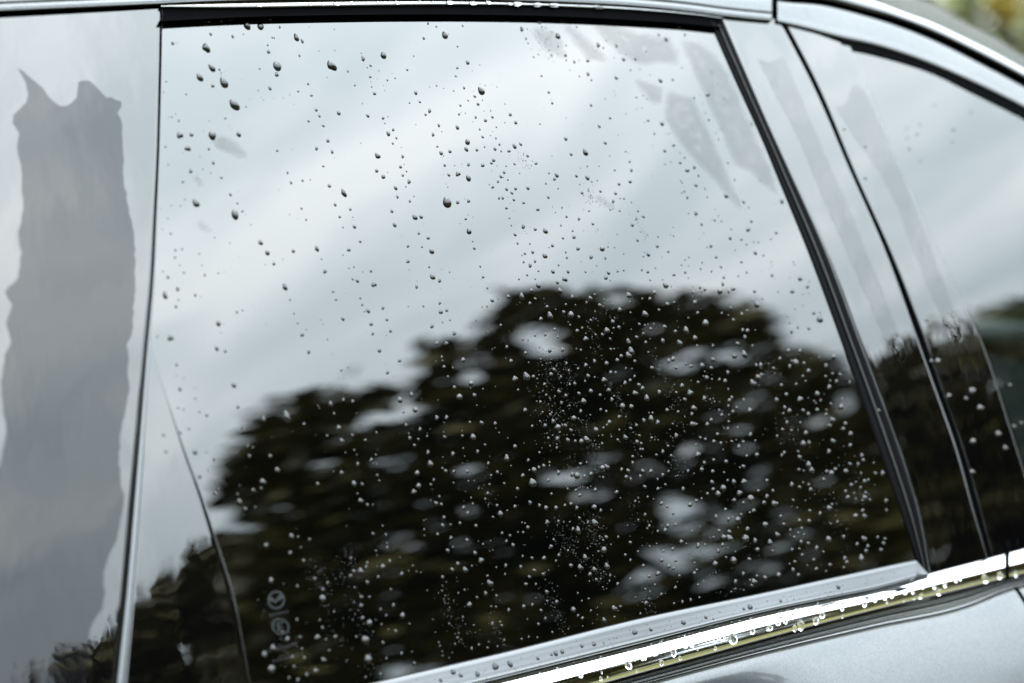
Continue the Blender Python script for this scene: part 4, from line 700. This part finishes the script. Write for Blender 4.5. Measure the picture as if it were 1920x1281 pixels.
def series(ds, off, meshes, asp, what, group, rot=None):
    ds = sorted(ds)
    big = max(ds, key=lambda k: k[2])
    for i, d in enumerate(ds):
        if d is big: lab = f'largest water drop {what}'
        elif i == 0: lab = f'leftmost water drop {what}'
        elif i == len(ds) - 1: lab = f'rightmost water drop {what}'
        else: lab = f'{ordinal(i + 1)} water drop from the left {what}'
        put(*d, off, meshes, asp() if callable(asp) else asp, lab, group, rot)
series(seal_d, seal_off, GREY, lambda: random.uniform(1.2, 1.5), 'on the satin strip under the rear window', 'drops on the satin belt strip')
series(chrome_d, chrome_off, CLEAR, lambda: random.uniform(1.1, 1.7), 'on the chrome moulding', 'drops on the chrome moulding')
series(lip_d, lip_off, CLEAR, 0.42, 'along the top seal of the rear window', 'beads along the top seal', 0.0)
series(trim_d, trim_off, VARS, 1.2, 'on the glossy pillars between the windows', 'drops on the glossy pillars')
frnt_d = [(a, b, c * 0.7) for a, b, c in frnt_d]
series(frnt_d, zero, VARS, 1.2, 'on the front window', 'drops on the front window')
series(garn_d, lambda x, y: 0.0014, VARS, 1.2, 'on the triangular garnish', 'drops on the corner garnish')

# the rest: small drops and the mist of tiny beads left in the trails
V, F = [], []
def bead(px, py, sz, proto, off=zero, asp=1.2):
    mt = drop_matrix(px, py, sz, off, asp, random.gauss(0.22, 0.15))
    v, f = random.choice(proto); b = len(V)
    V.extend(tuple(mt @ Vector(p)) for p in v)
    F.extend(tuple(b + k for k in q) for q in f)
for px, py, sz in REST: bead(px, py, sz, LOW, asp=random.uniform(1.1, 1.4))
def in_window(x, y): return 30 < y < BELT_T(x) - 4 and max(GAP_R(y), DIAG(y) if y > 650 else 0) + 4 < x < CH_L(y) - 4
TRAILS = [(1040, 690, 60, 26, 260), (1030, 770, 50, 40, 260), (1095, 800, 26, 60, 220), (1060, 860, 40, 60, 170), (1120, 850, 18, 50, 110), (1115, 640, 12, 26, 80), (1150, 740, 26, 30, 110), (1240, 700, 16, 40, 110), (1270, 760, 30, 50, 120), (1180, 800, 16, 40, 80), (1060, 1010, 40, 30, 200), (1115, 1000, 30, 26, 200), (1120, 1070, 30, 20, 120), (1040, 1140, 22, 36, 170), (1215, 1135, 22, 14, 80), (1340, 1080, 16, 60, 90), (1400, 1000, 20, 60, 120), (1440, 690, 30, 18, 90), (1085, 900, 24, 24, 100), (1110, 975, 50, 14, 70), (660, 1120, 26, 60, 170), (600, 1080, 40, 24, 120), (620, 1160, 20, 60, 110), (520, 1190, 26, 40, 130), (560, 1230, 50, 30, 120), (655, 1047, 16, 12, 60), (850, 1160, 18, 60, 140), (930, 1180, 16, 30, 80), (1560, 960, 40, 60, 120), (1610, 900, 30, 50, 90), (980, 300, 16, 14, 60), (1110, 370, 30, 14, 110), (1200, 430, 12, 20, 60), (1020, 85, 26, 26, 150), (1300, 550, 50, 10, 60), (1260, 850, 60, 30, 120), (700, 1250, 60, 20, 60), (1150, 590, 40, 20, 60), (1340, 760, 40, 60, 110), (1480, 800, 50, 60, 120), (920, 930, 30, 40, 60), (1200, 980, 50, 40, 90)]
for cx_, cy_, sx, sy, n in TRAILS:
    for _ in range(int(n * 0.6)):
        t = random.uniform(-1.1, 1.1)
        x, y = cx_ + t * sy * 0.45 + random.gauss(0, sx * 0.34), cy_ + t * sy + random.gauss(0, sy * 0.3)
        if in_window(x, y): bead(x, y, min(2.6, random.lognormvariate(0.1, 0.42)), TINY)
for _ in range(2600):
    x, y = random.uniform(290, 1720), random.uniform(40, 1281)
    dens = (0.25 if y < 560 else 0.45) * (1.0 if x > 820 else 0.45)
    if in_window(x, y) and random.random() < dens: bead(x, y, min(3.2, random.lognormvariate(0.35, 0.45)), TINY)
for _ in range(160):                       # specks on the satin strip and the lip of the moulding
    x = random.uniform(720, 1700)
    y = BELT_T(x) + (BELT_B(x) - BELT_T(x)) * random.uniform(0.25, 0.95)
    bead(x, y, random.uniform(0.8, 2.2), TINY, seal_off)
me = raw('small_water_drops', V, F)
link('small_water_drops', me, MAT['drop'], kind='stuff', label='fine scatter of small water beads and mist trails all over the rear window', category='water beads')
# broken water lying along the upper face of the chrome
V, F = [], []
for _ in range(90):
    x = random.uniform(950, 1560); t = min(0.3, abs(random.gauss(0.10, 0.06)))
    y = BELT_B(x) + (CHR_B(x) - BELT_B(x)) * t
    bead(x, y, random.uniform(1.2, 4.0), LOW, chrome_off, random.uniform(0.2, 0.4))
link('chrome_water_streaks', raw('chrome_water_streaks', V, F), MAT['drop_clear'], kind='stuff', label='flat broken water streaks lying along the bright upper face of the chrome moulding', category='water beads')

# ------------------------------------------------------------------ trees
def leaves(pts, size, seed, flat=0.6):
    r = np.random.default_rng(seed); n = len(pts)
    P = np.array(pts)
    a = r.uniform(0, 2 * pi, n); u = np.stack([np.cos(a), np.sin(a), r.normal(0, 0.35, n)], 1)
    u /= np.linalg.norm(u, axis=1)[:, None]
    nn = r.normal(0, 1, (n, 3)); nn[:, 2] += flat * 2.5 * np.sign(nn[:, 2] + 1e-9) * 0.6
    v = np.cross(nn, u); v /= np.linalg.norm(v, axis=1)[:, None]
    s = size * r.uniform(0.6, 1.4, n)[:, None]
    A = P - u * s; B = P + v * s * 0.55; C_ = P + u * s * 1.1 - np.array([0, 0, 0.12]) * s; D = P - v * s * 0.55
    V = np.stack([A, B, C_, D], 1).reshape(-1, 3)
    me = bpy.data.meshes.new('crown')
    me.vertices.add(4 * n); me.vertices.foreach_set('co', V.ravel())
    me.loops.add(4 * n); me.loops.foreach_set('vertex_index', np.arange(4 * n, dtype=np.int32))
    me.polygons.add(n); me.polygons.foreach_set('loop_start', np.arange(0, 4 * n, 4, dtype=np.int32))
    me.polygons.foreach_set('loop_total', np.full(n, 4, dtype=np.int32))
    me.update(); me.validate()
    return me
def tube(v, f, pts, seg=8):
    b = len(v); n = len(pts)
    for i, (p, r) in enumerate(pts):
        p = np.array(p, float)
        q0 = np.array(pts[max(0, i - 1)][0], float); q1 = np.array(pts[min(n - 1, i + 1)][0], float)
        d = q1 - q0; d /= np.linalg.norm(d)
        s = np.cross(d, [0.3, 1, 0.2]); s /= np.linalg.norm(s); t = np.cross(d, s)
        for k in range(seg):
            a = 2 * pi * k / seg; v.append(p + (s * cos(a) + t * sin(a)) * r)
    for i in range(n - 1):
        for k in range(seg):
            f.append((b + i * seg + k, b + i * seg + (k + 1) % seg, b + (i + 1) * seg + (k + 1) % seg, b + (i + 1) * seg + k))
def tree(name, base, pts, leaf, mat, seed, label, r0=0.22, limbs=14):
    t = bpy.data.objects.new(name, None); COL.objects.link(t)
    t['label'], t['category'], t['group'] = label, 'tree', 'trees around the car'
    t.location = base
    base = np.array(base, float); P = np.array(pts) - base
    link('crown', leaves(P, leaf, seed), mat, t)
    c = P.mean(0); top = P[:, 2].max() * 0.9
    rr = random.Random(seed); v, f = [], []
    axis = [((c[0] * k * 0.9 + rr.gauss(0, 0.1), c[1] * k * 0.9 + rr.gauss(0, 0.1), top * k), r0 * (1.15 - k)) for k in (0, 0.12, 0.25, 0.4, 0.55, 0.7, 0.85, 1.0)]
    tube(v, f, axis)
    for i in range(limbs):
        e = P[rr.randrange(len(P))]; k = rr.uniform(0.25, 0.75)
        s = np.array([c[0] * k * 0.9, c[1] * k * 0.9, top * k * 0.8]); m = s * 0.5 + e * 0.5 + np.array([0, 0, 0.15])
        tube(v, f, [(s, r0 * 0.4), (m, r0 * 0.22), (e, r0 * 0.06)], 6)
    link('trunk', raw('trunk', v, f), MAT['bark'], t)
    return t
def traced(poly, holes, n, D, depth, way, seed, clump=1.1, thr=-0.12, airy=None):
    """Leaf places inside an outline seen by way(px, py) (a point and a direction), D metres off and DEPTH metres deep."""
    r = random.Random(seed); xs = [p[0] for p in poly]; ys = [p[1] for p in poly]; o = []
    tries = 0
    while len(o) < n and tries < n * 12:
        tries += 1
        x, y = r.uniform(min(xs), max(xs)), r.uniform(min(ys), max(ys))
        if not inside((x + r.gauss(0, 17), y + r.gauss(0, 13)), poly): continue
        if any(((x - a) / c) ** 2 + ((y - b) / d) ** 2 < r.uniform(0.7, 1.3) and r.random() < p for a, b, c, d, p in holes): continue
        P, d = way(x, y)
        q = P + d * (D + r.gauss(0, depth * 0.42))
        if q[2] < 0.3: continue
        if noise.noise(Vector(q) * clump) < thr: continue
        if airy:                                      # gaps and sprays running right through the crown
            c = P + d * D
            v = Vector((c[0] * 0.8, c[1] * 0.8, c[2] * 1.7))
            g_ = 0.6 * noise.noise(v * 0.9) + 0.5 * noise.noise(v * 2.1 + Vector((9, 4, 2))) + 0.35 * noise.noise(v * 4.6) + 0.3 * noise.noise(v * 8.3)
            if g_ < airy(x, y) + r.uniform(-0.06, 0.06): continue
        o.append(q)
    return o
MAIN = [(395, 935), (415, 895), (440, 850), (490, 800), (530, 770), (600, 742), (640, 732), (690, 735), (725, 728), (780, 738), (800, 700), (795, 662), (830, 645), (865, 652), (900, 640), (922, 598), (960, 565), (1010, 536), (1050, 548), (1090, 572), (1135, 545), (1180, 548), (1250, 556), (1330, 562), (1400, 578), (1430, 600), (1436, 648), (1480, 660), (1540, 668), (1600, 710), (1690, 800), (1760, 1340), (440, 1340), (440, 1050), (480, 1000), (495, 965), (440, 945)]
HOLES = [(1020, 640, 52, 34, .97), (895, 690, 44, 26, .9), (985, 610, 24, 14, .8), (1150, 566, 30, 16, .85), (1100, 600, 20, 12, .6), (1190, 615, 50, 16, .6), (640, 828, 34, 12, .6), (605, 873, 36, 12, .85), (530, 818, 30, 14, .6), (760, 745, 30, 14, .7), (870, 790, 30, 14, .5), (770, 852, 34, 12, .7), (690, 830, 30, 10, .4), (1040, 895, 50, 16, .9), (1110, 930, 44, 20, .92), (1275, 965, 44, 46, .97), (1235, 1055, 50, 30, .95), (1180, 1100, 70, 26, .7), (1280, 850, 26, 30, .8), (1210, 870, 26, 18, .7), (1400, 850, 34, 22, .75), (1425, 890, 26, 26, .8), (1165, 700, 26, 20, .6), (1010, 705, 30, 12, .5), (880, 900, 36, 16, .7), (870, 945, 30, 18, .8), (730, 870, 36, 12, .5), (720, 1015, 34, 14, .6), (630, 945, 40, 12, .5), (560, 780, 30, 12, .5), (1590, 755, 22, 22, .9), (1530, 905, 40, 22, .6), (1460, 870, 20, 14, .5), (1100, 850, 24, 16, .6), (1385, 655, 14, 14, .5), (860, 1020, 40, 16, .5), (1000, 1110, 60, 16, .5), (735, 1125, 26, 12, .5), (870, 1010, 30, 12, .5)]
for _ in range(34):
    HOLES.append((random.uniform(430, 1650), random.uniform(600, 1200), random.uniform(9, 22), random.uniform(4, 10), random.uniform(0.5, 0.95)))
pts = traced(MAIN, HOLES, 27000, 14, 2.4, mirror, 11, airy=lambda x, y: -0.36 + 0.36 * max(0, 1 - abs(y - 575) / 90) * (x > 1050) + 0.12 * max(0, 1 - abs(x - 1200) / 330) * (y > 780))
P0, d0 = mirror(1000, 1100); b0 = P0 + d0 * 14.5
tree('broad_tree', (b0[0], b0[1], 0), pts, 0.13, MAT['leaf_dark'], 11, 'broad dark green tree mirrored across the rear window with sky showing through its crown', 0.3, 26)
LOWT = [(60, 1340), (110, 1235), (170, 1215), (215, 1180), (262, 1140), (300, 1095), (335, 1055), (352, 1040), (400, 1022), (440, 1000), (500, 1000), (560, 1030), (660, 1100), (720, 1200), (720, 1350), (60, 1350)]
pts = traced(LOWT, [], 9000, 19, 2.0, mirror, 12, 0.9, -0.3)
P0, d0 = mirror(420, 1200); b0 = P0 + d0 * 19
tree('low_tree', (b0[0], b0[1], 0), pts, 0.17, MAT['leaf_dark'], 12, 'low dark tree mirrored in the lower left corner garnish and panel', 0.2, 10)
RIGHT = [(1600, 760), (1640, 700), (1690, 672), (1740, 640), (1800, 640), (1850, 598), (1905, 575), (2000, 560), (2150, 560), (2150, 1100), (1600, 1100)]
pts = traced(RIGHT, [(1790, 710, 26, 12, .7), (1585, 760, 20, 20, .9)], 16000, 17, 2.6, mirror, 13, 0.9, -0.2, airy=lambda x, y: -0.38)
P0, d0 = mirror(1850, 1000); b0 = P0 + d0 * 17
tree('tall_tree', (b0[0], b0[1], 0), pts, 0.16, MAT['leaf_dark'], 13, 'tall green tree mirrored in the glossy pillars and the front window', 0.26, 16)
direct = lambda x, y: (EYE, ray(x, y))
BACKA = [(1815, -40), (1850, -30), (1960, -60), (2200, -60), (2200, 420), (1600, 420), (1600, 160), (1720, 70), (1800, 90), (1835, 75), (1800, 30)]
pts = traced(BACKA, [(1850, 38, 24, 24, .97), (1830, 5, 12, 12, .6)], 5200, 13, 2.0, direct, 14, 1.2, -0.25)
P0, d0 = direct(1930, 200); b0 = P0 + d0 * 13
tree('olive_green_tree', (b0[0], b0[1], 0), pts, 0.085, MAT['leaf_mid'], 14, 'blurred olive green tree beyond the roof in the upper right corner', 0.14, 8)
BACKB = [(1862, -60), (1900, -60), (1905, 15), (1885, 30), (1868, 20)]
pts = traced(BACKB, [], 420, 11, 0.5, direct, 15, 1.5, -0.4)
P0, d0 = direct(1890, 40); b0 = P0 + d0 * 11
tree('yellowing_tree', (b0[0] + 0.5, b0[1] + 0.2, 0), pts, 0.07, MAT['leaf_gold'], 15, 'blurred yellowing tree beyond the roof in the top right corner', 0.06, 5)
# far wood closing the view all round (seen in chrome and beyond the car)
r = np.random.default_rng(5); pts = []
while len(pts) < 26000:
    a = r.uniform(0, 2 * pi); d = r.uniform(42, 52)
    hmax = 5.0 + 2.6 * noise.noise(Vector((cos(a) * 4, sin(a) * 4, 0.3))) + 1.4 * noise.noise(Vector((cos(a) * 13, sin(a) * 13, 2.3)))
    pts.append((d * sin(a), d * cos(a), hmax * r.uniform(0, 1) ** 0.7))
link('far_wood', leaves(pts, 0.45, 5), MAT['leaf_wood'], kind='stuff', label='far belt of trees all round the parking place', category='wood')
